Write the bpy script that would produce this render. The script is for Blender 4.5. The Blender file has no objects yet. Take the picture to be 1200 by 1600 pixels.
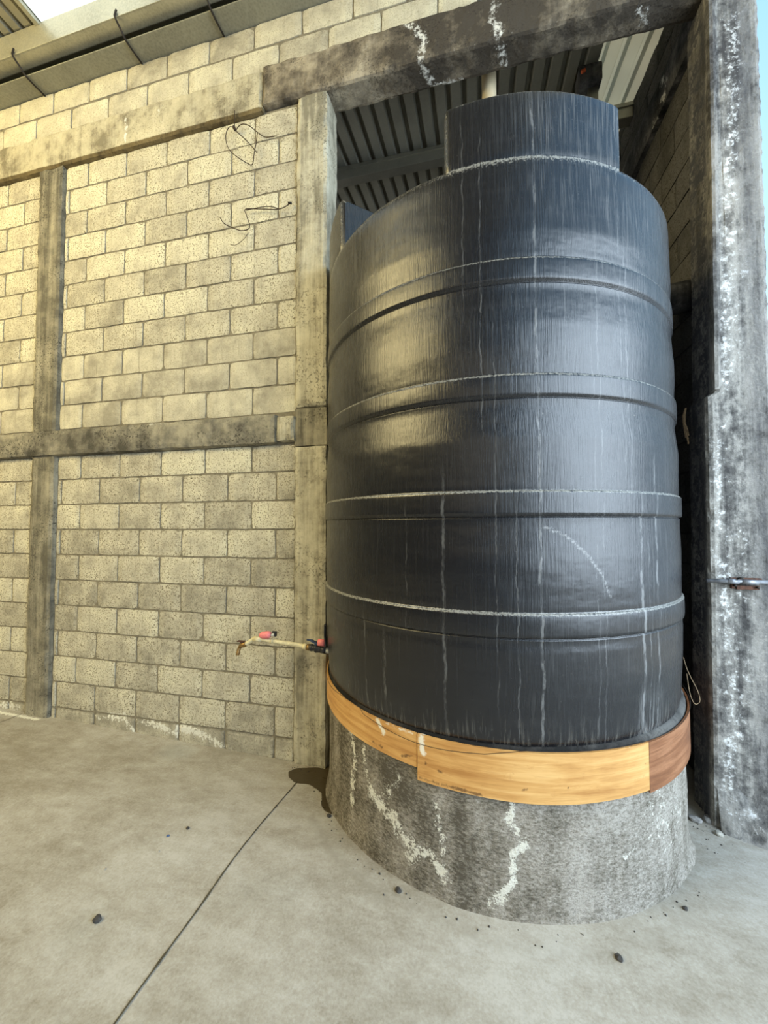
import bpy, bmesh, math, random
import numpy as np
from mathutils import Vector, Matrix, noise
R = math.radians
SC = bpy.context.scene
COL = SC.collection
random.seed(7)

# ------------------------------------------------------------------ camera
CAMLOC = Vector((1.60535, -2.54246, 1.66565))
yaw, pit, rol = -0.230916, 0.035880, -0.002388
fw = Vector((math.sin(yaw)*math.cos(pit), math.cos(yaw)*math.cos(pit), math.sin(pit)))
r0 = Vector((math.cos(yaw), -math.sin(yaw), 0)); u0 = r0.cross(fw)
rr = r0*math.cos(rol)+u0*math.sin(rol); uu = -r0*math.sin(rol)+u0*math.cos(rol)
cam = bpy.data.cameras.new('camera'); camo = bpy.data.objects.new('camera', cam); COL.objects.link(camo)
camo.matrix_world = Matrix(((rr.x, uu.x, -fw.x, CAMLOC.x), (rr.y, uu.y, -fw.y, CAMLOC.y), (rr.z, uu.z, -fw.z, CAMLOC.z), (0, 0, 0, 1)))
cam.sensor_fit = 'VERTICAL'; cam.sensor_height = 24.0; cam.lens = 602.288/1600*24.0
cam.clip_start = 0.05; cam.clip_end = 200
SC.camera = camo

# ------------------------------------------------------------------ world, lights, exposure
SC.view_settings.view_transform = 'Standard'; SC.view_settings.look = 'None'
SC.view_settings.gamma = 1.0; SC.view_settings.use_curve_mapping = False
SC.view_settings.exposure = 0.35
world = bpy.data.worlds.new('sky'); SC.world = world; world.use_nodes = True
wn = world.node_tree; wn.nodes.clear()
wo = wn.nodes.new('ShaderNodeOutputWorld'); wb = wn.nodes.new('ShaderNodeBackground')
wt = wn.nodes.new('ShaderNodeTexCoord'); wsep = wn.nodes.new('ShaderNodeSeparateXYZ'); wr = wn.nodes.new('ShaderNodeValToRGB')
wn.links.new(wt.outputs['Generated'], wsep.inputs[0]); wn.links.new(wsep.outputs['Z'], wr.inputs[0])
cr = wr.color_ramp
cr.elements[0].position = 0.0; cr.elements[0].color = (0.62, 0.80, 0.95, 1)
cr.elements[1].position = 1.0; cr.elements[1].color = (0.16, 0.42, 0.80, 1)
e = cr.elements.new(0.45); e.color = (0.47, 0.74, 0.98, 1)
wn.links.new(wr.outputs[0], wb.inputs[0]); wb.inputs[1].default_value = 1.15
wn.links.new(wb.outputs[0], wo.inputs[0])

def sun(name, energy, color, direction, angle=1.0):
    l = bpy.data.lights.new(name, 'SUN'); l.energy = energy; l.color = color; l.angle = R(angle)
    o = bpy.data.objects.new(name, l); COL.objects.link(o)
    o.rotation_euler = Vector(direction).to_track_quat('-Z', 'Y').to_euler(); return o
def area(name, loc, target, sx, sy, power, color):
    l = bpy.data.lights.new(name, 'AREA'); l.shape = 'RECTANGLE'; l.size = sx; l.size_y = sy; l.energy = power; l.color = color
    o = bpy.data.objects.new(name, l); COL.objects.link(o); o.location = loc
    o.rotation_euler = (Vector(target)-Vector(loc)).to_track_quat('-Z', 'Y').to_euler(); return o
sun('sun', 4.0, (1.0, 0.95, 0.85), (0.35, -0.30, -0.9))
area('skylight_daylight', (-3.3, -3.7, 5.3), (-0.9, 0.2, 2.4), 3.5, 3.0, 350, (1.0, 0.82, 0.40))
area('gate_daylight', (5.9, -2.9, 2.7), (1.8, -0.4, 1.3), 4.6, 4.4, 450, (0.74, 0.87, 1.0))
area('front_fill', (1.2, -7.5, 3.2), (1.2, 0.0, 1.6), 5.0, 3.0, 30, (1.0, 0.88, 0.62))  # added warm fill lamp behind the camera, no real source there
area('bay_fill', (-2.9, 2.6, 3.6), (1.5, 1.2, 5.2), 2.0, 1.6, 34, (1.0, 0.97, 0.85))  # added fill lamp inside the bay to brighten its roof sheets

# ------------------------------------------------------------------ node helper
class M:
    def __init__(s, name):
        s.m = bpy.data.materials.new(name); s.m.use_nodes = True; s.t = s.m.node_tree; s.t.nodes.clear()
        s.out = s.t.nodes.new('ShaderNodeOutputMaterial'); s.b = s.t.nodes.new('ShaderNodeBsdfPrincipled')
        s.t.links.new(s.b.outputs[0], s.out.inputs[0])
        s.tc = s.t.nodes.new('ShaderNodeTexCoord'); s.obj = s.tc.outputs['Object']
    def lk(s, a, inp):
        if isinstance(a, (int, float)): inp.default_value = a
        elif isinstance(a, tuple): inp.default_value = (a+(1,)) if len(a) == 3 and inp.type == 'RGBA' else a
        else: s.t.links.new(a, inp)
    def map(s, scale=(1, 1, 1), loc=(0, 0, 0), vec=None):
        n = s.t.nodes.new('ShaderNodeMapping'); s.lk(vec or s.obj, n.inputs[0])
        n.inputs['Scale'].default_value = scale; n.inputs['Location'].default_value = loc; return n.outputs[0]
    def noise(s, scale, detail=4, rough=0.55, vec=None, dist=0):
        n = s.t.nodes.new('ShaderNodeTexNoise'); s.lk(vec or s.obj, n.inputs['Vector'])
        n.inputs['Scale'].default_value = scale; n.inputs['Detail'].default_value = detail
        n.inputs['Roughness'].default_value = rough; n.inputs['Distortion'].default_value = dist; return n.outputs[0]
    def voro(s, scale, vec=None, feature='F1'):
        n = s.t.nodes.new('ShaderNodeTexVoronoi'); s.lk(vec or s.obj, n.inputs['Vector']); n.feature = feature
        n.inputs['Scale'].default_value = scale; return n.outputs['Distance']
    def math(s, op, a, b=0.0, c=0.0, clamp=False):
        n = s.t.nodes.new('ShaderNodeMath'); n.operation = op; n.use_clamp = clamp
        s.lk(a, n.inputs[0]); s.lk(b, n.inputs[1])
        if op in ('MULTIPLY_ADD', 'SMOOTH_MIN'): s.lk(c, n.inputs[2])
        return n.outputs[0]
    def step(s, v, lo, hi):      # smooth 0..1 between lo and hi
        n = s.t.nodes.new('ShaderNodeMapRange'); n.interpolation_type = 'SMOOTHSTEP'
        s.lk(v, n.inputs[0]); n.inputs[1].default_value = lo; n.inputs[2].default_value = hi; return n.outputs[0]
    def rng(s, v, a, b, c, d):
        n = s.t.nodes.new('ShaderNodeMapRange'); s.lk(v, n.inputs[0])
        for i, x in enumerate((a, b, c, d)): n.inputs[i+1].default_value = x
        return n.outputs[0]
    def mix(s, f, a, b, mode='MIX'):
        n = s.t.nodes.new('ShaderNodeMix'); n.data_type = 'RGBA'; n.blend_type = mode
        s.lk(f, n.inputs[0]); s.lk(a, n.inputs[6]); s.lk(b, n.inputs[7]); return n.outputs[2]
    def ramp(s, v, stops):
        n = s.t.nodes.new('ShaderNodeValToRGB'); s.lk(v, n.inputs[0]); c = n.color_ramp
        while len(c.elements) < len(stops): c.elements.new(0.5)
        for e, (p, q) in zip(c.elements, stops): e.position = p; e.color = q+(1,)
        return n.outputs[0]
    def attr(s, name):
        n = s.t.nodes.new('ShaderNodeAttribute'); n.attribute_name = name; return n.outputs['Fac']
    def sep(s, vec=None):
        n = s.t.nodes.new('ShaderNodeSeparateXYZ'); s.lk(vec or s.obj, n.inputs[0]); return n.outputs
    def bump(s, h, strength=0.5, dist=0.01):
        n = s.t.nodes.new('ShaderNodeBump'); s.lk(h, n.inputs['Height']); n.inputs['Strength'].default_value = strength
        n.inputs['Distance'].default_value = dist; s.t.links.new(n.outputs[0], s.b.inputs['Normal'])
    def fin(s, col, rough=0.85, metal=0.0, spec=None):
        s.lk(col, s.b.inputs['Base Color']); s.lk(rough, s.b.inputs['Roughness']); s.lk(metal, s.b.inputs['Metallic'])
        if spec is not None: s.b.inputs['Specular IOR Level'].default_value = spec
        return s.m

def simple(name, col, rough=0.6, metal=0.0, var=0.25, scale=14, bump=0.15):
    m = M(name); n = m.noise(scale, 5, 0.6)
    c2 = tuple(x*(1-var) for x in col); c3 = tuple(min(1, x*(1+var)) for x in col)
    m.bump(m.noise(scale*6, 3), bump, 0.003)
    return m.fin(m.ramp(n, [(0.3, c2), (0.7, c3)]), rough, metal)

def concrete(name, base, dark, light, streak=0.5, spots=0.5, effl=True, blot=1.2, off=0.0, spec=0.25, effc=(0.66, 0.65, 0.60), bump=0.5):
    """weathered cast concrete: mottling, vertical run-off streaks, dark mould speckle, white salt where 'effl' is painted"""
    m = M(name)
    v = m.map((1, 1, 1), (off, off*1.7, off*0.3))
    n1 = m.noise(blot, 6, 0.62, v); n2 = m.noise(9, 6, 0.7, v); n3 = m.noise(70, 4, 0.6, v)
    st = m.noise(1.0, 6, 0.65, m.map((16, 16, 0.9), (off, 0, 0)))
    st2 = m.noise(1.0, 4, 0.6, m.map((48, 48, 1.6), (off, 3, 0)))
    k = m.math('MULTIPLY_ADD', st, streak, m.math('MULTIPLY', n1, 1-streak*0.6))
    k = m.math('ADD', k, m.math('MULTIPLY', m.math('SUBTRACT', n2, 0.5), 0.45))
    k = m.math('ADD', k, m.math('MULTIPLY', m.math('SUBTRACT', st2, 0.5), 0.35*streak))
    k = m.math('MULTIPLY_ADD', m.math('SUBTRACT', k, 0.5+0.2*streak), 2.6, 0.52)
    c = m.ramp(k, [(0.25, dark), (0.52, base), (0.85, light)])
    sp = m.math('MULTIPLY', m.step(n3, 0.53, 0.62), m.step(m.noise(3.2, 5, 0.7, v), 0.42, 0.60))
    c = m.mix(m.math('MULTIPLY', sp, spots), c, tuple(x*0.35 for x in dark))
    if effl:
        a = m.attr('effl'); nn = m.noise(38, 5, 0.75, v); n8 = m.noise(11, 4, 0.7, v)
        t = m.math('ADD', m.math('MULTIPLY', a, 0.9), m.math('ADD', m.math('MULTIPLY', m.math('SUBTRACT', nn, 0.5), 2.6), m.math('MULTIPLY', m.math('SUBTRACT', n8, 0.5), 2.0)))
        e = m.math('MULTIPLY', m.step(t, 0.45, 1.0), m.step(a, 0.0, 0.25))
        c = m.mix(e, c, effc)
        d = m.attr('darken'); c = m.mix(m.step(m.math('ADD', d, m.math('MULTIPLY', m.math('SUBTRACT', nn, 0.5), 0.25)), 0.4, 0.6), c, m.mix(1.0, c, (0.30, 0.25, 0.17), 'MULTIPLY'))
    h = m.math('ADD', m.math('MULTIPLY', n2, 1.0), m.math('MULTIPLY', n3, 0.45))
    m.bump(h, bump, 0.012)
    return m.fin(c, 0.9, 0, spec)

# ------------------------------------------------------------------ mesh helpers
def tag(o, label=None, cat=None, group=None, kind=None):
    if label: o['label'] = label
    if cat: o['category'] = cat
    if group: o['group'] = group
    if kind: o['kind'] = kind
    return o
def mesh_obj(name, verts, faces, mat, parent=None, smooth=False, attrs=None):
    me = bpy.data.meshes.new(name); me.from_pydata([tuple(v) for v in verts], [], faces); me.update()
    if attrs:
        for k, a in attrs.items():
            at = me.attributes.new(k, 'FLOAT', 'POINT'); at.data.foreach_set('value', np.asarray(a, dtype=np.float32))
    if smooth: me.polygons.foreach_set('use_smooth', [True]*len(me.polygons))
    o = bpy.data.objects.new(name, me); me.materials.append(mat); COL.objects.link(o)
    if parent: o.parent = parent
    return o
def bm_obj(name, bm, mat, parent=None, smooth=False):
    me = bpy.data.meshes.new(name); bm.normal_update(); bm.to_mesh(me); bm.free()
    if smooth: me.polygons.foreach_set('use_smooth', [True]*len(me.polygons))
    o = bpy.data.objects.new(name, me); me.materials.append(mat); COL.objects.link(o)
    if parent: o.parent = parent
    return o
def empty(name, loc):
    o = bpy.data.objects.new(name, None); COL.objects.link(o); o.location = loc; o.empty_display_size = 0.1; return o
def put(child, root):      # parent keeping world placement (roots are unrotated)
    child.parent = root; child.location = Vector(child.location)-Vector(root.location); return child
def bm_box(bm, x0, x1, y0, y1, z0, z1, bev=0.0, rot=None):
    r = bmesh.ops.create_cube(bm, size=1.0); vs = r['verts']
    c = Vector(((x0+x1)/2, (y0+y1)/2, (z0+z1)/2))
    for v in vs: v.co = Vector((v.co.x*(x1-x0), v.co.y*(y1-y0), v.co.z*(z1-z0)))
    if rot:
        for v in vs: v.co = rot @ v.co
    for v in vs: v.co += c
    if bev > 0:
        es = list({e for v in vs for e in v.link_edges})
        bmesh.ops.bevel(bm, geom=es, offset=bev, segments=2, affect='EDGES', profile=0.6)
def tube(name, pts, rad, mat, parent=None, seg=8, cyclic=False, sub=6, rads=None, caps=True):
    """swept tube along a smooth line through pts"""
    P = [Vector(p) for p in pts]
    if sub > 1 and len(P) > 2:
        Q = []; Rr = []
        for i in range(len(P)-1):
            p0 = P[max(i-1, 0)]; p1 = P[i]; p2 = P[i+1]; p3 = P[min(i+2, len(P)-1)]
            for k in range(sub):
                t = k/sub
                Q.append(0.5*((2*p1)+(-p0+p2)*t+(2*p0-5*p1+4*p2-p3)*t*t+(-p0+3*p1-3*p2+p3)*t**3))
                if rads: Rr.append(rads[i]*(1-t)+rads[i+1]*t)
        Q.append(P[-1]); 
        if rads: Rr.append(rads[-1]); rads = Rr
        P = Q
    n = len(P); V = []; F = []
    T = [(P[min(i+1, n-1)]-P[max(i-1, 0)]).normalized() for i in range(n)]
    up = Vector((0, 0, 1)) if abs(T[0].z) < 0.9 else Vector((1, 0, 0))
    a = T[0].cross(up).normalized()
    for i in range(n):
        a = (a - T[i]*a.dot(T[i])).normalized(); b = T[i].cross(a)
        rd = rads[i] if rads else rad
        for k in range(seg):
            th = 2*math.pi*k/seg; V.append(P[i]+a*math.cos(th)*rd+b*math.sin(th)*rd)
    for i in range(n-1):
        for k in range(seg):
            F.append((i*seg+k, i*seg+(k+1) % seg, (i+1)*seg+(k+1) % seg, (i+1)*seg+k))
    if caps: F.append(tuple(range(seg-1, -1, -1))); F.append(tuple((n-1)*seg+k for k in range(seg)))
    return mesh_obj(name, V, F, mat, parent, smooth=(seg > 6))
def dist_paint(P, lines):
    """P (n,3); lines: [(points, width, strength)] -> field 0..1"""
    out = np.zeros(len(P))
    for pts, w, s in lines:
        A = np.array(pts, float)
        if len(A) == 1: A = np.vstack([A, A+1e-4])
        d = np.full(len(P), 9.0)
        for a, b in zip(A[:-1], A[1:]):
            ab = b-a; t = np.clip(((P-a)@ab)/(ab@ab+1e-12), 0, 1); dd = np.linalg.norm(P-(a+t[:, None]*ab), axis=1); d = np.minimum(d, dd)
        out = np.maximum(out, s*np.clip(1-d/w, 0, 1))
    return out
def rough_box(name, x0, x1, y0, y1, z0, z1, step, amp, mat, parent=None, paint=None, darken=None, warp=None, bev=0.012, nscale=7.0, faces='xyz'):
    """cast member as a gridded box with knocked, uneven edges; origin stays at the world origin of its parent"""
    nx = max(1, round((x1-x0)/step)); ny = max(1, round((y1-y0)/step)); nz = max(1, round((z1-z0)/step))
    V = []; F = []; idx = {}
    def vid(i, j, k):
        if (i, j, k) not in idx:
            idx[(i, j, k)] = len(V)
            V.append((x0+(x1-x0)*i/nx, y0+(y1-y0)*j/ny, z0+(z1-z0)*k/nz, i in (0, nx), j in (0, ny), k in (0, nz)))
        return idx[(i, j, k)]
    for i in range(nx):
        for k in range(nz):
            F.append((vid(i, 0, k), vid(i+1, 0, k), vid(i+1, 0, k+1), vid(i, 0, k+1)))
            F.append((vid(i, ny, k), vid(i, ny, k+1), vid(i+1, ny, k+1), vid(i+1, ny, k)))
    for j in range(ny):
        for k in range(nz):
            F.append((vid(0, j, k), vid(0, j, k+1), vid(0, j+1, k+1), vid(0, j+1, k)))
            F.append((vid(nx, j, k), vid(nx, j+1, k), vid(nx, j+1, k+1), vid(nx, j, k+1)))
    for i in range(nx):
        for j in range(ny):
            F.append((vid(i, j, 0), vid(i, j+1, 0), vid(i+1, j+1, 0), vid(i+1, j, 0)))
            F.append((vid(i, j, nz), vid(i+1, j, nz), vid(i+1, j+1, nz), vid(i, j+1, nz)))
    c = ((x0+x1)/2, (y0+y1)/2, (z0+z1)/2); out = []
    for (x, y, z, ex, ey, ez) in V:
        p = Vector((x, y, z)); s = ex+ey+ez
        if s >= 2:
            w = bev*(0.4+1.1*abs(noise.noise(p*9.0)))
            if ex: x += w if x < c[0] else -w
            if ey: y += w if y < c[1] else -w
            if ez: z += w if z < c[2] else -w
        d = noise.noise(p*nscale)*amp+noise.noise(p*nscale*4)*amp*0.4
        if ey and s == 1: y += d
        elif ex and s == 1: x += d
        elif ez and s == 1: z += d
        else: x += d*0.7; y += d*0.7; z += d*0.7
        if warp: x, y, z = warp(x, y, z)
        out.append((x, y, z))
    P = np.array(out); at = {}
    at['effl'] = dist_paint(P, paint) if paint else np.zeros(len(P))
    at['darken'] = darken(P) if darken else np.zeros(len(P))
    return mesh_obj(name, out, F, mat, parent, smooth=False, attrs=at)

# ------------------------------------------------------------------ materials
def block_mat(name, cols, dark):
    m = M(name)
    tone = m.attr('tone'); n1 = m.noise(5, 5, 0.65); n3 = m.noise(95, 3, 0.55); n4 = m.noise(45, 4, 0.6)
    kk = m.math('MULTIPLY_ADD', m.math('SUBTRACT', n1, 0.5), 1.3, 0.33); c = m.ramp(m.math('MULTIPLY_ADD', tone, 0.40, kk), cols)
    pores = m.step(n3, 0.54, 0.62)
    amt = m.math('MULTIPLY', m.attr('pores'), m.math('MULTIPLY_ADD', m.step(n1, 0.35, 0.65), 0.6, 0.35))
    c = m.mix(m.math('MULTIPLY', pores, amt), c, m.mix(1.0, c, (0.20, 0.17, 0.13), 'MULTIPLY'))
    c = m.mix(m.math('MULTIPLY', m.step(n4, 0.52, 0.66), m.math('MULTIPLY', m.attr('pores'), 0.50)), c, m.mix(1.0, c, (0.45, 0.42, 0.34), 'MULTIPLY'))
    st = m.noise(1.0, 4, 0.6, m.map((40, 40, 2.5)))
    c = m.mix(m.math('MULTIPLY', m.step(st, 0.55, 0.72), 0.28), c, dark)
    gr = m.attr('grime'); g2 = m.step(m.math('ADD', gr, m.math('MULTIPLY', m.math('SUBTRACT', n4, 0.5), 0.9)), 0.35, 0.8)
    c = m.mix(m.math('MULTIPLY', g2, 0.7), c, dark)
    a = m.attr('effl'); t = m.math('ADD', m.math('MULTIPLY', a, 0.8), m.math('ADD', m.math('MULTIPLY', m.math('SUBTRACT', n4, 0.5), 2.6), m.math('MULTIPLY', m.math('SUBTRACT', n1, 0.5), 1.5)))
    c = m.mix(m.math('MULTIPLY', m.step(t, 0.42, 0.72), m.step(a, 0.0, 0.2)), c, (0.66, 0.64, 0.55))
    m.bump(m.math('ADD', m.math('MULTIPLY', n3, -0.7), m.math('MULTIPLY', n4, -0.6)), 0.55, 0.008)
    return m.fin(c, 0.95, 0, 0.15)
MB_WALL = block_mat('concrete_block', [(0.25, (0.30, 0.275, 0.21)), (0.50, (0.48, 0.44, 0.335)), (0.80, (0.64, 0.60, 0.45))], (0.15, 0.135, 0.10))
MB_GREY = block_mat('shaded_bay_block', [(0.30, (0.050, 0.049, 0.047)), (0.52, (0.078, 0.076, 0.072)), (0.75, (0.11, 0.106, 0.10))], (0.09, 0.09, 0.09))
M_MORTAR = simple('mortar', (0.19, 0.165, 0.115), 0.95, var=0.35, scale=30, bump=0.5)
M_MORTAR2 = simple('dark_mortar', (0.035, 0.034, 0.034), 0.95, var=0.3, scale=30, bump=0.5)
M_COLDK = concrete('mouldy_column_concrete', (0.21, 0.19, 0.14), (0.11, 0.10, 0.075), (0.33, 0.30, 0.22), 0.55, 0.9)
M_COLMID = concrete('column_concrete', (0.40, 0.365, 0.27), (0.22, 0.20, 0.145), (0.56, 0.52, 0.39), 0.6, 0.7, off=4.0)
M_BEAMDK = concrete('dark_beam_concrete', (0.165, 0.138, 0.10), (0.060, 0.050, 0.038), (0.38, 0.33, 0.24), 0.15, 0.7, off=9.0)
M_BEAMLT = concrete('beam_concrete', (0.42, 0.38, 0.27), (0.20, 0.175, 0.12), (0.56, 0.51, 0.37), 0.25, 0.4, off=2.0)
M_SMALLBM = concrete('tie_beam_concrete', (0.17, 0.155, 0.12), (0.07, 0.064, 0.05), (0.33, 0.30, 0.22), 0.15, 0.8, off=6.0)
M_BAYCONC = concrete('black_stained_concrete', (0.055, 0.055, 0.058), (0.015, 0.016, 0.018), (0.16, 0.155, 0.15), 0.3, 0.6, off=3.0)

m = M('pillar_concrete')   # right hand pillar: grey with black mould and white salt
v = m.obj
n1 = m.noise(2.2, 6, 0.7, m.map((1.6, 1.6, 0.55), (3, 0, 1))); n2 = m.noise(14, 6, 0.72); n3 = m.noise(60, 4, 0.65)
st = m.noise(1.0, 6, 0.7, m.map((13, 13, 0.8), (5, 0, 0)))
k = m.math('ADD', m.math('MULTIPLY', n1, 0.5), m.math('ADD', m.math('MULTIPLY', st, 0.45), m.math('MULTIPLY', m.math('SUBTRACT', n2, 0.5), 0.5)))
k = m.math('MULTIPLY_ADD', m.math('SUBTRACT', k, 0.475), 2.0, 0.50)
c = m.ramp(k, [(0.28, (0.055, 0.052, 0.050)), (0.44, (0.155, 0.148, 0.136)), (0.58, (0.31, 0.295, 0.265)), (0.8, (0.42, 0.395, 0.35))])
a = m.attr('effl')
t = m.math('ADD', m.math('MULTIPLY', a, 0.75), m.math('ADD', m.math('MULTIPLY', m.math('SUBTRACT', n2, 0.5), 2.8), m.math('MULTIPLY', m.math('SUBTRACT', n3, 0.5), 1.8)))
c = m.mix(m.math('MULTIPLY', m.step(t, 0.50, 0.95), m.step(a, 0.0, 0.2)), c, (0.66, 0.66, 0.64))
d = m.attr('darken')
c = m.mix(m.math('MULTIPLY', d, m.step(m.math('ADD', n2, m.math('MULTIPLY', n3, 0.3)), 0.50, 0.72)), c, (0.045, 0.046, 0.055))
m.bump(m.math('ADD', n2, m.math('MULTIPLY', n3, 0.6)), 0.6, 0.014)
M_PILLAR = m.fin(c, 0.92, 0, 0.2)

m = M('floor_concrete')
n1 = m.noise(0.9, 7, 0.6, dist=0.4); n2 = m.noise(5, 6, 0.65, m.map((1, 2.2, 1))); n3 = m.noise(45, 5, 0.6)
k = m.math('ADD', m.math('MULTIPLY', n1, 0.55), m.math('MULTIPLY', n2, 0.45))
k = m.math('ADD', m.math('MULTIPLY_ADD', m.math('SUBTRACT', k, 0.5), 1.9, 0.5), m.math('ADD', m.math('MULTIPLY', m.math('SUBTRACT', m.noise(16, 6, 0.75), 0.5), 0.55), m.math('MULTIPLY', m.math('SUBTRACT', m.noise(90, 4, 0.7), 0.5), 0.7)))
c = m.ramp(k, [(0.22, (0.255, 0.226, 0.175)), (0.5, (0.36, 0.332, 0.278)), (0.78, (0.46, 0.438, 0.388))])
c = m.mix(m.math('MULTIPLY', m.step(n3, 0.60, 0.72), 0.22), c, (0.22, 0.20, 0.17))
c = m.mix(m.math('MULTIPLY', m.step(m.noise(18, 5, 0.7), 0.62, 0.74), 0.25), c, (0.66, 0.64, 0.57))
c = m.mix(m.math('MULTIPLY', m.attr('blue'), 0.35), c, (0.36, 0.38, 0.36))
c = m.mix(m.math('MULTIPLY', m.step(m.math('ADD', m.attr('scuff'), m.math('MULTIPLY', m.math('SUBTRACT', n3, 0.5), 0.9)), 0.3, 0.9), 0.5), c, (0.25, 0.23, 0.18))
w = m.step(m.math('ADD', m.attr('wet'), m.math('MULTIPLY', m.math('SUBTRACT', m.noise(22, 3), 0.5), 0.10)), 0.48, 0.53)
c = m.mix(w, c, (0.055, 0.040, 0.020))
a = m.attr('effl'); t = m.math('ADD', a, m.math('MULTIPLY', m.math('SUBTRACT', n3, 0.5), 1.6))
c = m.mix(m.math('MULTIPLY', m.step(t, 0.5, 0.8), m.step(a, 0.0, 0.2)), c, (0.72, 0.71, 0.62))
m.bump(m.math('ADD', m.math('MULTIPLY', n2, 0.8), m.math('MULTIPLY', n3, 0.35)), 0.30, 0.010)
rgh = m.math('SUBTRACT', m.rng(n2, 0.3, 0.7, 0.62, 0.78), m.math('MULTIPLY', w, 0.38))
M_FLOOR = m.fin(c, rgh, 0, 0.35)
M_SEAM = simple('dirt_in_seam', (0.07, 0.058, 0.035), 0.95)

m = M('plinth_render')     # rough rendered cement
n2 = m.noise(7, 6, 0.7); n3 = m.noise(55, 5, 0.7, m.map((1, 1, 1.8))); n4 = m.noise(120, 3, 0.6)
st = m.noise(1.0, 5, 0.6, m.map((5.5, 5.5, 0.7), (2, 0, 0)))
az = m.attr('darken')
k = m.math('ADD', m.math('MULTIPLY', n2, 0.35), m.math('ADD', m.math('MULTIPLY', st, 0.45), m.math('MULTIPLY', m.math('SUBTRACT', n3, 0.5), 0.55)))
k = m.math('MULTIPLY_ADD', m.math('SUBTRACT', k, 0.40), 2.1, 0.46)
k = m.math('SUBTRACT', k, m.math('MULTIPLY', az, 0.26))
c = m.ramp(k, [(0.20, (0.105, 0.092, 0.070)), (0.42, (0.255, 0.230, 0.190)), (0.64, (0.42, 0.385, 0.335))])
c = m.mix(m.math('MULTIPLY', m.step(n4, 0.55, 0.66), 0.45), c, (0.09, 0.08, 0.065))
a = m.attr('effl'); n5 = m.noise(26, 5, 0.75)
t = m.math('ADD', m.math('MULTIPLY', a, 0.95), m.math('ADD', m.math('MULTIPLY', m.math('SUBTRACT', n5, 0.5), 2.8), m.math('MULTIPLY', m.math('SUBTRACT', n4, 0.5), 1.6)))
c = m.mix(m.math('MULTIPLY', m.step(t, 0.42, 0.72), m.step(a, 0.0, 0.2)), c, (0.72, 0.70, 0.62))
m.bump(m.math('ADD', m.math('MULTIPLY', n3, 0.9), m.math('MULTIPLY', n4, 0.4)), 0.8, 0.014)
M_PLINTH = m.fin(c, 0.95, 0, 0.15)

# tank plastic ------------------------------------------------------
TC = (1.6666, 0.1563)
m = M('black_polyethylene')
S = m.sep()
ang = m.math('MULTIPLY', m.math('ARCTAN2', S[1], S[0]), 57.29578)
z = S[2]
fine = m.noise(1.0, 4, 0.6, m.map((170, 170, 5))); fine2 = m.noise(1.0, 3, 0.6, m.map((70, 70, 1.6), (4, 0, 0)))
blot = m.noise(2.4, 5, 0.62); spk = m.noise(110, 3, 0.7); hor = m.noise(1.0, 4, 0.6, m.map((3, 3, 26)))
up = m.rng(z, 0.2, 2.6, 0.10, 1.0)
angn = m.math('ADD', ang, m.math('MULTIPLY', m.math('SUBTRACT', m.noise(1.3, 4, 0.6), 0.5), 60.0))
side_sheen = m.math('ADD', 0.30, m.math('ADD', m.math('MULTIPLY', m.step(angn, -92.0, -62.0), 1.35), m.math('MULTIPLY', m.math('MULTIPLY', m.math('SUBTRACT', 1.0, m.step(angn, -128.0, -104.0)), m.step(z, 0.9, 2.0)), 0.75)))  # dust thickened on the flanks: side glare painted in, middle kept dark
up = m.math('MULTIPLY', up, side_sheen)
dust_sheen = m.math('MULTIPLY', m.step(fine, 0.46, 0.74), m.math('MULTIPLY_ADD', m.step(blot, 0.34, 0.66), 0.7, 0.2))
dust_sheen = m.math('MULTIPLY', dust_sheen, up)
dust_sheen = m.math('ADD', dust_sheen, m.math('MULTIPLY', m.math('MULTIPLY', m.step(fine2, 0.60, 0.76), 0.35), side_sheen))
dust_sheen = m.math('ADD', dust_sheen, m.math('MULTIPLY', m.math('MULTIPLY', m.step(spk, 0.60, 0.72), m.step(blot, 0.42, 0.6)), m.math('MULTIPLY', up, 0.5)))
c = m.mix(m.math('MULTIPLY', dust_sheen, 0.31), (0.006, 0.0065, 0.009), (0.20, 0.20, 0.195))
c = m.mix(m.math('MULTIPLY', m.step(hor, 0.48, 0.75), 0.03), c, (0.16, 0.155, 0.15))
wob = m.math('MULTIPLY', m.math('SUBTRACT', m.noise(1.0, 4, 0.6, m.map((0, 0, 5))), 0.5), 3.0)
brk = m.noise(1.0, 4, 0.7, m.map((30, 30, 9)))
drips = None
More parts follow.
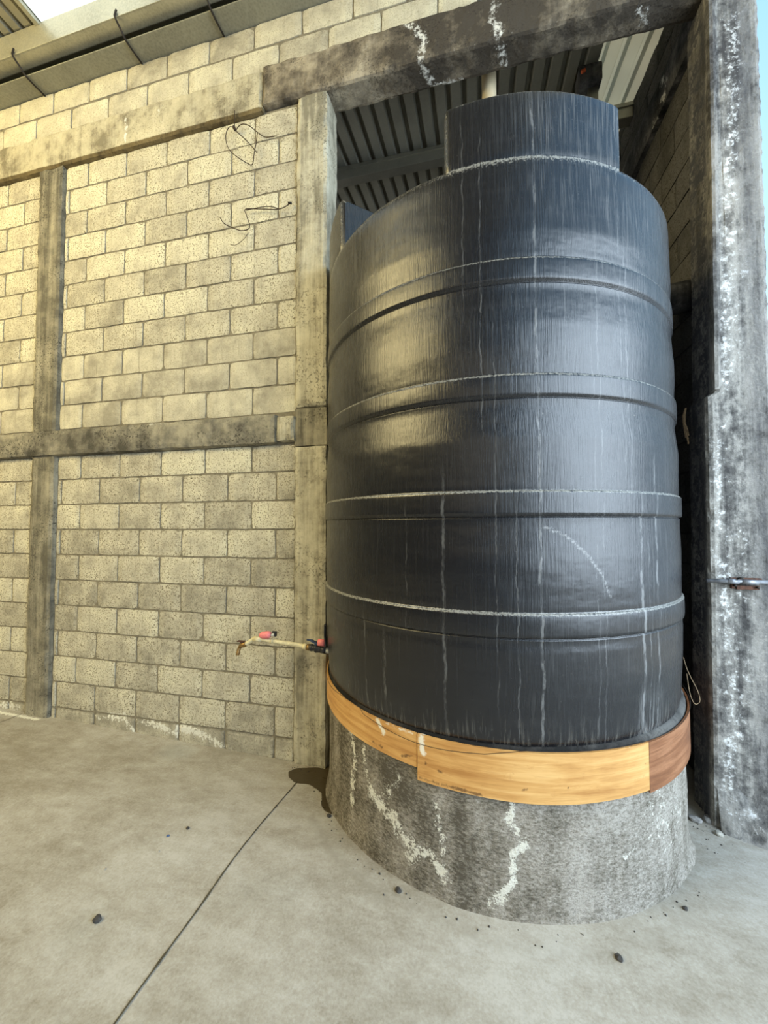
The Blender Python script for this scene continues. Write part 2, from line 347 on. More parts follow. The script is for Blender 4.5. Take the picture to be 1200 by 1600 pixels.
for a0, w0, zt, zb, s0 in [(-79.2, 0.45, 3.3, -0.1, 0.75), (-84.3, 0.22, 1.1, -0.1, 0.45), (-100.5, 0.5, 1.2, -0.1, 0.5), (-53.2, 0.65, 1.1, -0.1, 1.0), (-50.6, 0.35, 1.0, -0.1, 0.6),
                           (-47.2, 0.55, 1.3, -0.1, 0.9), (-56.0, 0.35, 2.3, 0.8, 0.5), (-64.5, 0.25, 2.2, -0.1, 0.45), (-66.2, 0.2, 1.8, -0.1, 0.35), (-91.5, 0.25, 2.7, 1.2, 0.4), (-117, 0.6, 0.55, -0.1, 0.45),
                           (-88.7, 0.22, 2.1, 0.1, 0.35), (-72.5, 0.2, 2.6, 1.5, 0.3), (-57.8, 0.25, 3.0, 0.9, 0.4), (-95.5, 0.25, 2.9, 1.7, 0.3), (-124, 0.4, 0.6, -0.1, 0.4), (-110, 0.2, 1.2, 0.2, 0.3)]:
    d = m.math('ABSOLUTE', m.math('ADD', m.math('SUBTRACT', ang, a0), wob))
    k = m.math('MULTIPLY', m.math('SUBTRACT', 1.0, m.step(d, w0*0.25, w0)), m.math('MULTIPLY', m.step(z, zb, zb+0.2), m.math('SUBTRACT', 1.0, m.step(z, zt-0.25, zt))))
    k = m.math('MULTIPLY', k, s0)
    drips = k if drips is None else m.math('MAXIMUM', drips, k)
drips = m.math('MULTIPLY', drips, m.math('MULTIPLY_ADD', m.step(brk, 0.42, 0.58), 0.85, 0.15))
# white salt fan low on the right
fan = m.math('MULTIPLY', m.math('SUBTRACT', 1.0, m.step(m.math('ABSOLUTE', m.math('ADD', ang, 50.0)), 3.0, 6.5)), m.math('SUBTRACT', 1.0, m.step(z, 0.02, 0.25)))
drips = m.math('MAXIMUM', drips, m.math('MULTIPLY', fan, m.step(fine2, 0.40, 0.62)))
c = m.mix(m.math('MULTIPLY', drips, 0.34), c, (0.45, 0.45, 0.44))
low = m.math('MULTIPLY', m.math('SUBTRACT', 1.0, m.step(z, 0.0, 0.16)), m.step(fine2, 0.48, 0.66))
c = m.mix(m.math('MULTIPLY', low, 0.16), c, (0.36, 0.34, 0.29))
edge = m.math('MULTIPLY', m.step(m.math('ADD', m.attr('edge'), m.math('MULTIPLY', m.math('SUBTRACT', spk, 0.5), 2.6)), 0.45, 1.15), 0.5)
c = m.mix(edge, c, (0.48, 0.47, 0.42))
sc = m.math('MULTIPLY', m.step(m.math('ADD', m.attr('scratch'), m.math('MULTIPLY', m.math('SUBTRACT', spk, 0.5), 1.2)), 0.4, 0.9), 0.45)
c = m.mix(sc, c, (0.42, 0.42, 0.41))
m.bump(m.math('ADD', m.math('MULTIPLY', fine, 0.4), m.math('ADD', m.math('MULTIPLY', m.noise(1.0, 3, 0.5, m.map((4, 4, 9))), 1.2), m.math('MULTIPLY', blot, 1.0))), 0.35, 0.010)
M_TANK = m.fin(c, m.math('ADD', 0.27, m.math('MULTIPLY', dust_sheen, 0.22)), 0, 0.62)

def wood(name, c0, c1, c2, stain=0.3):
    m = M(name); v = m.map((3, 3, 42))
    n = m.noise(1.0, 5, 0.6, v, 0.6); n2 = m.noise(2.2, 5, 0.6); n3 = m.noise(1, 3, 0.5, m.map((10, 10, 160)))
    c = m.ramp(m.math('MULTIPLY_ADD', m.math('SUBTRACT', m.math('ADD', m.math('MULTIPLY', n, 0.6), m.math('MULTIPLY', n2, 0.4)), 0.5), 1.9, 0.5), [(0.25, c0), (0.5, c1), (0.75, c2)])
    c = m.mix(m.math('MULTIPLY', m.step(m.noise(1, 5, 0.7, m.map((26, 26, 34), (2, 2, 2))), 0.56, 0.70), 0.28), c, c0)
    c = m.mix(m.math('MULTIPLY', m.step(n3, 0.56, 0.7), 0.25), c, c0)
    c = m.mix(m.math('MULTIPLY', m.step(m.math('ADD', m.attr('stain'), m.math('MULTIPLY', m.math('SUBTRACT', m.noise(60, 4, 0.7), 0.5), 1.6)), 0.25, 0.75), 0.8), c, (0.10, 0.045, 0.018))
    c = m.mix(m.step(m.math('ADD', m.attr('effl'), m.math('MULTIPLY', m.math('SUBTRACT', m.noise(40, 4, 0.7), 0.5), 1.2)), 0.45, 0.8), c, (0.78, 0.72, 0.60))
    m.bump(n3, 0.15, 0.003); return m.fin(c, 0.5, 0, 0.35)
M_PLY = wood('varnished_plywood', (0.40, 0.185, 0.05), (0.56, 0.30, 0.095), (0.68, 0.41, 0.155))
M_PLY2 = wood('brown_plywood', (0.13, 0.048, 0.018), (0.21, 0.082, 0.032), (0.33, 0.15, 0.07))

def metal(name, col, rough=0.4, spangle=0.3, met=0.8):
    m = M(name); n = m.voro(60); n2 = m.noise(3, 5, 0.6)
    k = m.math('ADD', m.math('MULTIPLY', n, spangle), m.math('MULTIPLY', n2, 0.8))
    c = m.ramp(k, [(0.3, tuple(x*0.75 for x in col)), (0.6, col), (0.9, tuple(min(1, x*1.2) for x in col))])
    m.bump(n2, 0.1, 0.01); return m.fin(c, rough, met)
M_SHEET = metal('galvanised_sheet', (0.50, 0.48, 0.40), 0.42, 0.1)
M_BAYSHEET = metal('bay_galvanised_sheet', (0.42, 0.41, 0.34), 0.5, 0.1, 0.25)
M_PURLIN = metal('galvanised_purlin', (0.46, 0.44, 0.34), 0.38, 0.35, 0.6)
M_GUTTER = metal('galvanised_gutter', (0.27, 0.265, 0.21), 0.5, 0.45, 0.4)
M_RUST = simple('rusty_iron', (0.10, 0.045, 0.027), 0.85, 0.2, 0.6, 60)
M_IRON = simple('dark_iron', (0.035, 0.028, 0.022), 0.6, 0.6, 0.4, 60)
M_STEEL = simple('worn_steel_bar', (0.26, 0.27, 0.29), 0.45, 0.4, 0.3, 40)
M_WIRE = simple('rusty_wire', (0.045, 0.028, 0.018), 0.8, 0.3)
M_PVC = simple('yellowed_pvc', (0.66, 0.58, 0.36), 0.45, 0, 0.25, 30)
M_PVCW = simple('cream_pipe', (0.62, 0.52, 0.34), 0.6, 0, 0.2, 8)
M_PINK = simple('pink_plastic', (0.80, 0.22, 0.22), 0.5, 0, 0.2, 40)
M_BLUE = simple('blue_plastic_handle', (0.025, 0.045, 0.10), 0.45, 0, 0.3, 30)
M_BLACKP = simple('black_plastic', (0.018, 0.018, 0.022), 0.45, 0, 0.3, 60)
M_WHITEP = simple('white_sealing_tape', (0.55, 0.55, 0.50), 0.7, 0, 0.2, 60)
M_BRASS = simple('tarnished_brass', (0.26, 0.16, 0.06), 0.45, 0.7, 0.5, 60)
M_STONE = simple('dark_pebble', (0.045, 0.04, 0.035), 0.9, 0, 0.4, 50)
M_STONE2 = simple('pale_pebble', (0.36, 0.34, 0.29), 0.9, 0, 0.3, 50)
M_RUBBLE = simple('grey_rubble', (0.26, 0.25, 0.235), 0.95, 0, 0.3, 40)
M_BLUEBIT = simple('blue_chip', (0.05, 0.09, 0.18), 0.7)
M_ROPE = simple('frayed_fibre', (0.38, 0.27, 0.16), 0.95, 0, 0.4, 90)
M_CEMENT = concrete('cement_bedding', (0.040, 0.038, 0.036), (0.012, 0.012, 0.012), (0.12, 0.115, 0.105), 0.1, 0.5, off=7.0, effl=False)
M_TWIG = simple('bark', (0.09, 0.075, 0.06), 0.9)
M_LEAF = simple('leaf', (0.07, 0.11, 0.05), 0.7)
M_ORANGE = simple('orange_tie', (0.65, 0.13, 0.04), 0.6)
def translucent(name, col, tr):
    m = M(name); t = m.t.nodes.new('ShaderNodeBsdfTranslucent'); mx = m.t.nodes.new('ShaderNodeMixShader')
    n = m.noise(2.0, 4); c = m.ramp(n, [(0.3, tuple(x*0.9 for x in col)), (0.7, col)])
    m.fin(c, 0.4); m.lk(c, t.inputs[0]); mx.inputs[0].default_value = tr
    m.t.links.new(m.b.outputs[0], mx.inputs[1]); m.t.links.new(t.outputs[0], mx.inputs[2]); m.t.links.new(mx.outputs[0], m.out.inputs[0])
    return m.m
M_SKYL = translucent('translucent_fibreglass', (0.97, 0.97, 0.93), 0.85)
M_BAYSKYL = translucent('aged_fibreglass', (0.66, 0.63, 0.52), 0.6)

# ------------------------------------------------------------------ floor
def fz(x, y):
    s = 0.33-x
    a = 0.033*max(0.0, s)
    t = min(1.0, max(0.0, -y/0.9)); t = t*t*(3-2*t)
    b = 0.075*t*(1-0.4*min(1, max(0, (0.3-x)/2.5)))
    return 0.012+min(a, 0.16)+b-(0.012 if x > 2.4 else 0)*(1-t)
WET = [(0.367, -0.11), (0.403, -0.17), (0.455, -0.207), (0.489, -0.219), (0.554, -0.204), (0.602, -0.227), (0.674, -0.271), (0.698, -0.329), (0.714, -0.379), (0.753, -0.428), (0.804, -0.447), (0.90, -0.43), (1.0, 0.25), (0.62, 0.25), (0.60, 0.0), (0.407, -0.055)]
def signed_poly(P, poly):
    Q = np.array(poly); n = len(Q); ins = np.zeros(len(P), bool); d = np.full(len(P), 9.0)
    for i in range(n):
        a = Q[i]; b = Q[(i+1) % n]; ab = b-a
        t = np.clip(((P-a)@ab)/(ab@ab), 0, 1); d = np.minimum(d, np.hypot(*(P-(a+t[:, None]*ab)).T))
        cnd = (a[1] > P[:, 1]) != (b[1] > P[:, 1])
        xi = a[0]+(P[:, 1]-a[1])/(b[1]-a[1]+1e-12)*(b[0]-a[0]); ins ^= cnd & (P[:, 0] < xi)
    return np.where(ins, d, -d)
def axis_pts(lo, hi, f0, f1, fine, coarse):
    a = list(np.arange(lo, f0, coarse))+list(np.arange(f0, f1, fine))+list(np.arange(f1, hi+1e-6, coarse)); 
    if a[-1] < hi: a.append(hi)
    return a
xs = axis_pts(-7.0, 9.0, -3.2, 3.4, 0.02, 0.4); ys = axis_pts(-11.0, 5.4, -1.7, 0.3, 0.02, 0.4)
V = [(x, y, fz(x, y)+0.0025*noise.noise(Vector((x*1.3, y*1.3, 0)))) for y in ys for x in xs]
nx = len(xs); F = [(j*nx+i, j*nx+i+1, (j+1)*nx+i+1, (j+1)*nx+i) for j in range(len(ys)-1) for i in range(nx-1)]
P = np.array(V); P0 = P.copy(); P0[:, 2] = 0
wet = np.clip(0.5+signed_poly(P[:, :2], WET)/0.12, 0, 1)
blue = np.maximum(np.clip(1.6-np.hypot((P[:, 0]+0.50)/0.14, (P[:, 1]+0.12)/0.12)*1.3, 0, 1)*0.9, dist_paint(P0, [([(0.09, -1.30, 0)], 0.13, 0.5), ([(0.6, -1.0, 0), (0.8, -0.95, 0)], 0.14, 0.4)]))
scuff = dist_paint(P0, [([(-0.02, -0.88, 0), (0.06, -0.80, 0), (0.0, -0.62, 0)], 0.05, 0.6), ([(1.0, -0.72, 0), (0.8, -0.55, 0)], 0.03, 0.3), ([(-0.30, -0.02, 0), (0.30, -0.03, 0)], 0.06, 0.8),
                        ([(1.25, -0.88, 0), (1.7, -0.98, 0), (2.1, -0.92, 0), (2.45, -0.68, 0)], 0.10, 0.5), ([(0.72, -0.5, 0), (0.9, -0.72, 0), (1.2, -0.9, 0)], 0.09, 0.7), ([(1.2, -1.25, 0), (1.26, -1.32, 0)], 0.05, 0.4)])
eff = dist_paint(P0, [([(-3.0, -0.06, 0), (-1.9, -0.06, 0)], 0.05, 0.9), ([(0.53, -1.02, 0), (0.55, -1.03, 0)], 0.06, 0.45), ([(2.75, -0.55, 0), (2.8, -0.62, 0)], 0.06, 0.4)])
floor = mesh_obj('floor', V, F, M_FLOOR, smooth=True, attrs={'wet': wet, 'blue': blue, 'scuff': scuff, 'effl': eff}); tag(floor, kind='structure')
def seam(pts, w):
    V = []; F = []; n = 0; P = []
    for a, b in zip(pts[:-1], pts[1:]):
        L = math.hypot(b[0]-a[0], b[1]-a[1]); k = max(2, int(L/0.015))
        P += [(a[0]+(b[0]-a[0])*i/k, a[1]+(b[1]-a[1])*i/k) for i in range(k)]
    P.append(pts[-1])
    for i, (x, y) in enumerate(P):
        ww = w*(0.7+0.9*abs(noise.noise(Vector((x*22, y*22, 3))))); ox = 0.004*noise.noise(Vector((x*6, y*6, 1)))
        dx = P[min(i+1, len(P)-1)][0]-P[max(i-1, 0)][0]; dy = P[min(i+1, len(P)-1)][1]-P[max(i-1, 0)][1]; L = math.hypot(dx, dy)
        nxx, nyy = -dy/L, dx/L
        for s in (-1, 0, 1):
            px, py = x+nxx*(ox+s*ww/2), y+nyy*(ox+s*ww/2); V.append((px, py, fz(px, py)+(0.0028 if s else 0.0036)))
    for i in range(len(P)-1):
        for s in (0, 1): F.append((i*3+s, i*3+s+1, (i+1)*3+s+1, (i+1)*3+s))
    return V, F
for i, (pts, w) in enumerate([([(0.476, -0.20), (0.474, -0.6), (0.478, -1.2), (0.470, -3.2)], 0.008), ([(-2.115, -0.03), (-2.12, -3.0)], 0.006)]):
    V, F = seam(pts, w); o = mesh_obj('trim_%d' % (i+1), V, F, M_SEAM); tag(o, kind='structure')

# ------------------------------------------------------------------ block walls
CH = 0.2104
def block_wall(name, axis, rows, thick, mat, mort, plane, mortar_rect, sgn=1, dense=()):
    """rows: list of (z0, z1, [(a0, a1), ...]); axis 'x' runs along x with its face at y=plane, 'y' runs along y with its face at x=plane"""
    V = []; F = []; tone = []; pores = []; gr = []; ef = []
    def put3(a, d, z):
        return (a, plane+d, z) if axis == 'x' else (plane+d*sgn, a, z)
    for (z0, z1, blocks, kind) in rows:
        for (a0, a1) in blocks:
            if a1-a0 < 0.02: continue
            h = 0.0060
            A0, A1, Z0, Z1 = a0+h, a1-h, z0+h, z1-h
            tn = random.random(); po = 0.95; g0 = 0.0
            if kind == 'smooth': po = 0.30; tn = 0.2+0.35*random.random()
            elif kind == 'base': po = 0.5; tn = 0.0+0.15*random.random(); g0 = 0.35
            elif kind == 'top': po = 0.45; tn = 0.45+0.35*random.random()
            elif kind == 'low': tn = 0.15+0.6*random.random()
            else: tn = 0.35+0.65*random.random()
            if random.random() < 0.12: tn *= 0.4
            off = random.uniform(-0.0025, 0.0025)
            n, k = (18, 8) if kind == 'base' else (8, 4)
            base = len(V)
            for j in range(k+1):
                for i in range(n+1):
                    a = A0+(A1-A0)*i/n; zz = Z0+(Z1-Z0)*j/k; d = off
                    p = Vector((a*13, zz*13, plane*3+1)); w = noise.noise(p)*0.004; w2 = noise.noise(p+Vector((9, 9, 9)))*0.004
                    eg = (i in (0, n))+(j in (0, k))
                    if eg: d += 0.005; a += w; zz += w2
                    if eg == 2: a += (0.004 if i == 0 else -0.004); zz += (0.004 if j == 0 else -0.004); d += 0.003
                    V.append(put3(a, d, zz)); tone.append(tn); pores.append(po); gr.append(g0+(0.35 if eg else 0))
                    ef.append(0.0)
            for j in range(k):
                for i in range(n):
                    q = (base+j*(n+1)+i, base+j*(n+1)+i+1, base+(j+1)*(n+1)+i+1, base+(j+1)*(n+1)+i)
                    F.append(q if (axis == 'x') == (sgn > 0) or axis == 'x' else q[::-1])
            ring = [base+i for i in range(n+1)]+[base+j*(n+1)+n for j in range(1, k+1)]+[base+k*(n+1)+i for i in range(n-1, -1, -1)]+[base+j*(n+1) for j in range(k-1, 0, -1)]
            b2 = len(V)
            for r_ in ring:
                v = V[r_]
                if axis == 'x': V.append((v[0], plane+0.035, v[2]))
                else: V.append((plane+0.035*sgn, v[1], v[2]))
                tone.append(tn*0.6); pores.append(po); gr.append(0.4); ef.append(0)
            L = len(ring)
            for i in range(L): F.append((ring[i], b2+i, b2+(i+1) % L, ring[(i+1) % L]))
    nb = len(F)
    P = np.array(V); e = np.array(ef)
    if dense: e = dist_paint(P, dense)
    # mortar slab, uneven face
    for (a0, a1, z0, z1) in mortar_rect:
        na = max(2, int((a1-a0)/0.05)); nz = max(2, int((z1-z0)/0.05)); b = len(V)
        for j in range(nz+1):
            for i in range(na+1):
                a = a0+(a1-a0)*i/na; zz = z0+(z1-z0)*j/nz
                d = 0.010+0.004*noise.noise(Vector((a*8, zz*8, 5))); V.append(put3(a, d, zz)); tone.append(0); pores.append(0); gr.append(0)
        for j in range(nz):
            for i in range(na):
                q = (b+j*(na+1)+i, b+j*(na+1)+i+1, b+(j+1)*(na+1)+i+1, b+(j+1)*(na+1)+i); F.append(q)
        c = len(V)
        for (a, zz) in ((a0, z0), (a1, z0), (a1, z1), (a0, z1)):
            for d in (0.010, thick): V.append(put3(a, d, zz)); tone.append(0); pores.append(0); gr.append(0)
        for i in range(4):
            j = (i+1) % 4; F.append((c+2*i, c+2*i+1, c+2*j+1, c+2*j))
        F.append((c+1, c+3, c+5, c+7))
    e = np.concatenate([e, np.zeros(len(V)-len(e))])
    o = mesh_obj(name, V, F, mat, attrs={'tone': tone, 'pores': pores, 'grime': gr, 'effl': e}); o.data.materials.append(mort)
    o.data.polygons.foreach_set('material_index', [0]*nb+[1]*(len(F)-nb)); o.data.update()
    tag(o, kind='structure'); return o
def runs(a0, a1, ph, L=0.4):
    k = math.ceil((a0-ph)/L+1e-6); out = []; cur = a0
    while ph+k*L < a1-1e-6:
        x = ph+k*L
        if x-cur > 0.015: out.append((cur, x))
        cur = x; k += 1
    out.append((cur, a1)); return out
rows = []
ZA = 2.0623
def floor_rows(a0, a1, ph0, ph1):
    rr_ = [(ZA, 2.262, runs(a0, a1, ph0), 'mid')]
    for k in range(0, 9):
        z1 = ZA-CH*k; rr_.append((z1-CH, z1, runs(a0, a1, ph1 if k % 2 == 0 else ph0), 'low'))
    z1 = ZA-CH*9; rr_.append((0.0, z1, runs(a0, a1, ph1), 'base'))
    for k in range(11):
        z0 = 2.4900+CH*k; rr_.append((z0, min(z0+CH, 4.804), runs(a0, a1, ph0 if k % 2 == 0 else ph1), 'smooth' if k < 3 else 'mid'))
    return rr_
rows += floor_rows(-1.845, 0.355, 0.0, 0.2)
rows += floor_rows(-6.5, -2.11, -2.52, -2.32)
rows += [(5.13, 5.34, runs(-6.5, 1.66, -0.205), 'top'), (5.345, 5.545, runs(-6.5, 1.66, -0.015), 'top'), (5.13, 5.34, runs(1.83, 2.95, 0.12), 'top'), (5.345, 5.545, runs(1.83, 2.95, 0.3), 'top')]
dense = [([(-1.35, 0, 0.135), (-1.1, 0, 0.158), (-1.02, 0, 0.08)], 0.05, 1.0), ([(-0.98, 0, 0.155), (-0.75, 0, 0.13), (-0.62, 0, 0.09), (-0.60, 0, 0.14)], 0.05, 1.0), ([(-0.58, 0, 0.14), (-0.40, 0, 0.12), (-0.22, 0, 0.05)], 0.05, 1.0), ([(-3, 0, 0.12), (-2.2, 0, 0.13)], 0.05, 0.8)]
block_wall('wall_left', 'x', rows, 0.14, MB_WALL, M_MORTAR, 0.0, [(-6.5, 0.36, -0.02, 4.82), (-6.5, 1.665, 5.12, 5.538), (1.83, 2.95, 5.12, 5.538)], dense=dense)
# bay walls
rows = []
z = 4.766-CH*23; k = 0
while z < 4.75:
    z0 = max(z, 0.0)
    if z+CH > 0.03: rows.append((z0, z+CH, runs(0.2, 5.0, 0.15 if k % 2 else 0.35), 'mid'))
    z += CH; k += 1
rows += [(5.03, 5.24, runs(0.2, 5.0, 0.15), 'mid'), (5.24, 5.45, runs(0.2, 5.0, 0.35), 'mid'), (5.45, 5.66, runs(1.3, 5.0, 0.15), 'mid')]
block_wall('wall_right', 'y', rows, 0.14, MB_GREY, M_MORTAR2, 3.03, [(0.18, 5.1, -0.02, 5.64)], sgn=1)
def plain_wall(name, x0, x1, y0, y1, z0, z1, mat):
    bm = bmesh.new(); bm_box(bm, x0, x1, y0, y1, z0, z1); o = bm_obj(name, bm, mat); tag(o, kind='structure'); return o
m = M('bay_back_blockwork')
br = m.t.nodes.new('ShaderNodeTexBrick'); S = m.sep(); cmb = m.t.nodes.new('ShaderNodeCombineXYZ')
m.lk(m.math('ADD', S[0], S[1]), cmb.inputs[0]); m.lk(S[2], cmb.inputs[1]); m.t.links.new(cmb.outputs[0], br.inputs[0])
br.inputs['Scale'].default_value = 1.0; br.inputs['Brick Width'].default_value = 0.4; br.inputs['Row Height'].default_value = 0.21; br.inputs['Mortar Size'].default_value = 0.008
br.inputs['Color1'].default_value = (0.20, 0.19, 0.17, 1); br.inputs['Color2'].default_value = (0.27, 0.26, 0.23, 1); br.inputs['Mortar'].default_value = (0.06, 0.06, 0.055, 1)
m.bump(m.noise(60, 4), 0.4, 0.006); M_BACKBLK = m.fin(br.outputs[0], 0.95, 0, 0.1)
plain_wall('wall_back', -3.2, 3.2, 5.1, 5.24, -0.02, 6.9, M_BACKBLK)
plain_wall('wall_bay_left', -3.2, -3.06, 0.15, 5.1, -0.02, 6.9, M_BACKBLK)
plain_wall('wall_far_left_blocker', -7.2, -7.0, -8.2, 0.15, -0.02, 6.4, M_BACKBLK)  # unseen wall added to block blue sky light from the left
plain_wall('wall_front_blocker', -7.2, 3.45, -8.3, -8.15, -0.02, 6.4, simple('dark_blocker_wall', (0.06, 0.055, 0.05), 0.9))  # unseen wall added to block sky light, dark so tank reflections stay dark
o = rough_box('concrete_beam', 2.99, 3.15, 0.24, 5.1, 4.766, 5.03, 0.06, 0.006, M_BAYCONC, paint=[([(2.99, 0.62, 4.98), (2.99, 0.52, 4.88), (2.99, 0.66, 4.80), (2.99, 0.78, 4.77)], 0.05, 1.0)])
tag(o, 'black-stained concrete beam running back along the dark side wall behind the tank', 'beam')

# ------------------------------------------------------------------ columns and beams of the main wall
o = rough_box('concrete_column', -2.11, -1.85, -0.028, 0.15, 0.0, 2.28, 0.035, 0.004, M_COLDK)
tag(o, 'narrow dark wood-grained concrete column below the tie beam, far left', 'column')
o = rough_box('concrete_column', -2.115, -1.845, -0.028, 0.15, 2.455, 4.815, 0.035, 0.004, M_COLDK)
tag(o, 'narrow mould-blackened concrete column above the tie beam, far left', 'column')
o = rough_box('concrete_beam', -6.5, 0.215, -0.05, 0.15, 2.262, 2.478, 0.04, 0.006, M_SMALLBM, paint=[([(-0.9, -0.05, 2.47), (-0.65, -0.05, 2.475)], 0.03, 0.5)])
tag(o, 'thin dark concrete tie beam crossing the block wall at mid height', 'beam')
o = rough_box('mortar_patch', 0.215, 0.36, -0.038, 0.1, 2.275, 2.46, 0.03, 0.008, M_COLMID)
tag(o, 'small pale mortar block filling the end of the tie beam against the column', 'patch')
pc = [([(0.52, -0.03, 0.02), (0.54, -0.03, 0.25), (0.57, -0.03, 0.45)], 0.02, 0.75), ([(0.47, -0.03, 0.15), (0.50, -0.03, 0.05)], 0.05, 0.5)]
t = empty('concrete_column', (0.48, 0.08, 0)); tag(t, 'tall beige concrete column between the block wall and the black tank', 'column')
o = rough_box('column_shaft', 0.357, 0.600, -0.022, 0.19, 0.0, 2.235, 0.03, 0.004, M_COLMID, paint=pc, bev=0.008); put(o, t)
o = rough_box('column_joint', 0.352, 0.600, -0.018, 0.19, 2.235, 2.512, 0.03, 0.005, M_COLDK, bev=0.006); put(o, t); o['label'] = 'darker joint band of the column at tie beam height'
o = rough_box('column_shaft', 0.357, 0.600, -0.024, 0.19, 2.512, 4.845, 0.03, 0.005, M_COLMID, bev=0.010); put(o, t)
o = rough_box('concrete_beam', -6.5, 0.078, -0.028, 0.15, 4.80, 5.13, 0.03, 0.005, M_BEAMLT, darken=lambda P: np.clip((4.842-P[:, 2])/0.02, 0, 1), paint=[([(-1.187, -0.028, 5.08), (-1.175, -0.028, 4.96), (-1.19, -0.028, 4.82)], 0.028, 1.0), ([(-0.838, -0.028, 5.07), (-0.876, -0.028, 4.96), (-0.864, -0.028, 4.85)], 0.022, 1.0)])  # shadow band under the beam painted into its bottom edge
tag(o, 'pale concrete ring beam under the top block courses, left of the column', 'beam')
o = rough_box('concrete_beam', 0.078, 3.02, -0.042, 0.155, 4.83, 5.135, 0.026, 0.006, M_BEAMDK, bev=0.010, paint=[([(1.174, -0.042, 5.12), (1.263, -0.042, 5.05), (1.307, -0.042, 4.96), (1.284, -0.042, 4.84), (1.31, 0.05, 4.83), (1.341, 0.14, 4.83), (1.55, 0.155, 4.83)], 0.045, 1.0),
    ([(1.784, -0.04, 5.12), (1.756, -0.04, 4.97), (1.795, -0.04, 4.87), (1.812, 0.03, 4.83), (1.838, 0.13, 4.83)], 0.05, 1.0), ([(1.4, -0.042, 4.84), (2.2, -0.042, 4.84)], 0.014, 0.7), ([(2.6, 0.0, 4.83), (2.7, 0.1, 4.83)], 0.06, 0.6)])
tag(o, 'dark stained concrete lintel beam over the opening above the tank', 'beam')

# right pillar with its lean and chamfer
def warp(x, y, z):
    t = z/5.2
    if x < 3.0: x += 0.075*t-0.035*(z < 2.40)*(1 if y < 0.1 else 0.6)
    else: x += 0.02*t
    return x, y, z
pp = [([(3.091, 0, 4.6), (3.076, 0, 4.0), (3.061, 0, 3.82), (3.032, 0, 3.37), (3.02, 0, 2.97), (2.993, 0, 2.75), (3.005, 0, 2.45)], 0.085, 0.85), ([(2.945, 0, 2.2), (2.955, 0, 1.56), (2.962, 0, 1.2), (2.967, 0, 0.86), (2.985, 0, 0.52), (2.93, 0, 0.27), (2.93, 0, 0.08)], 0.08, 0.85),
      ([(3.12, 0, 3.2), (3.06, 0, 2.9), (3.05, 0, 2.5)], 0.07, 0.55), ([(3.06, 0, 1.6), (3.05, 0, 0.7)], 0.08, 0.4), ([(2.93, 0.1, 4.0), (2.92, 0.12, 3.0)], 0.025, 0.6), ([(2.90, 0.13, 2.3), (2.89, 0.12, 1.9)], 0.02, 0.4)]
def pdark(P):  # darker off the front face and in a band near the right edge
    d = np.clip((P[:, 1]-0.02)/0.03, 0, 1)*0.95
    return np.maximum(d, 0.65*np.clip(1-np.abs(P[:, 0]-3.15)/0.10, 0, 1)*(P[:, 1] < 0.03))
t = empty('concrete_pillar', (3.05, 0.1, 0)); tag(t, 'rough grey concrete pillar with white salt stains at the right edge', 'pillar')
o = rough_box('pillar_shaft', 2.905, 3.205, -0.004, 0.24, -0.03, 5.6, 0.025, 0.006, M_PILLAR, paint=pp, darken=pdark, warp=warp, bev=0.012); put(o, t)
# raised form strip down the inner corner of the upper shaft
o = rough_box('corner_strip', 2.925, 2.965, -0.022, 0.03, 2.43, 5.15, 0.02, 0.003, M_PILLAR, warp=lambda x, y, z: (x+0.075*(z/5.2)-0.028, y, z), bev=0.006, darken=lambda P: np.full(len(P), 0.25)); put(o, t)
# mortar skirt at its foot
V = []; F = []; N = 40; K = 12
for i in range(N+1):
    for j in range(K+1):
        u = i/N; w = j/K
        x = 2.89+u*0.5; reach = 0.03+0.26*u**0.8; y = 0.0-reach*w
        h = (0.20+0.15*u)*(1-w)**2.0
        nn = noise.noise(Vector((x*14, y*14, 2)))
        V.append((x+0.01*nn, y+0.012*noise.noise(Vector((x*9, y*20, 7))), fz(x, y)-0.012*(w > 0.95)+h*(1+0.25*nn)+0.010*nn*(1-w)))
for i in range(N):
    for j in range(K): F.append((i*(K+1)+j, i*(K+1)+j+1, (i+1)*(K+1)+j+1, (i+1)*(K+1)+j))
b = len(V)
P = np.array(V)
V.append((3.39, 0.02, -0.03)); V.append((2.89, 0.02, -0.03))
o = mesh_obj('mortar_skirt', V, F, M_PILLAR, smooth=True, attrs={'effl': np.r_[dist_paint(P, [([(2.93, -0.02, 0.2), (3.0, -0.08, 0.1), (3.2, -0.12, 0.15)], 0.12, 0.55)]), 0, 0], 'darken': np.full(len(V), 0.2)}); put(o, t)

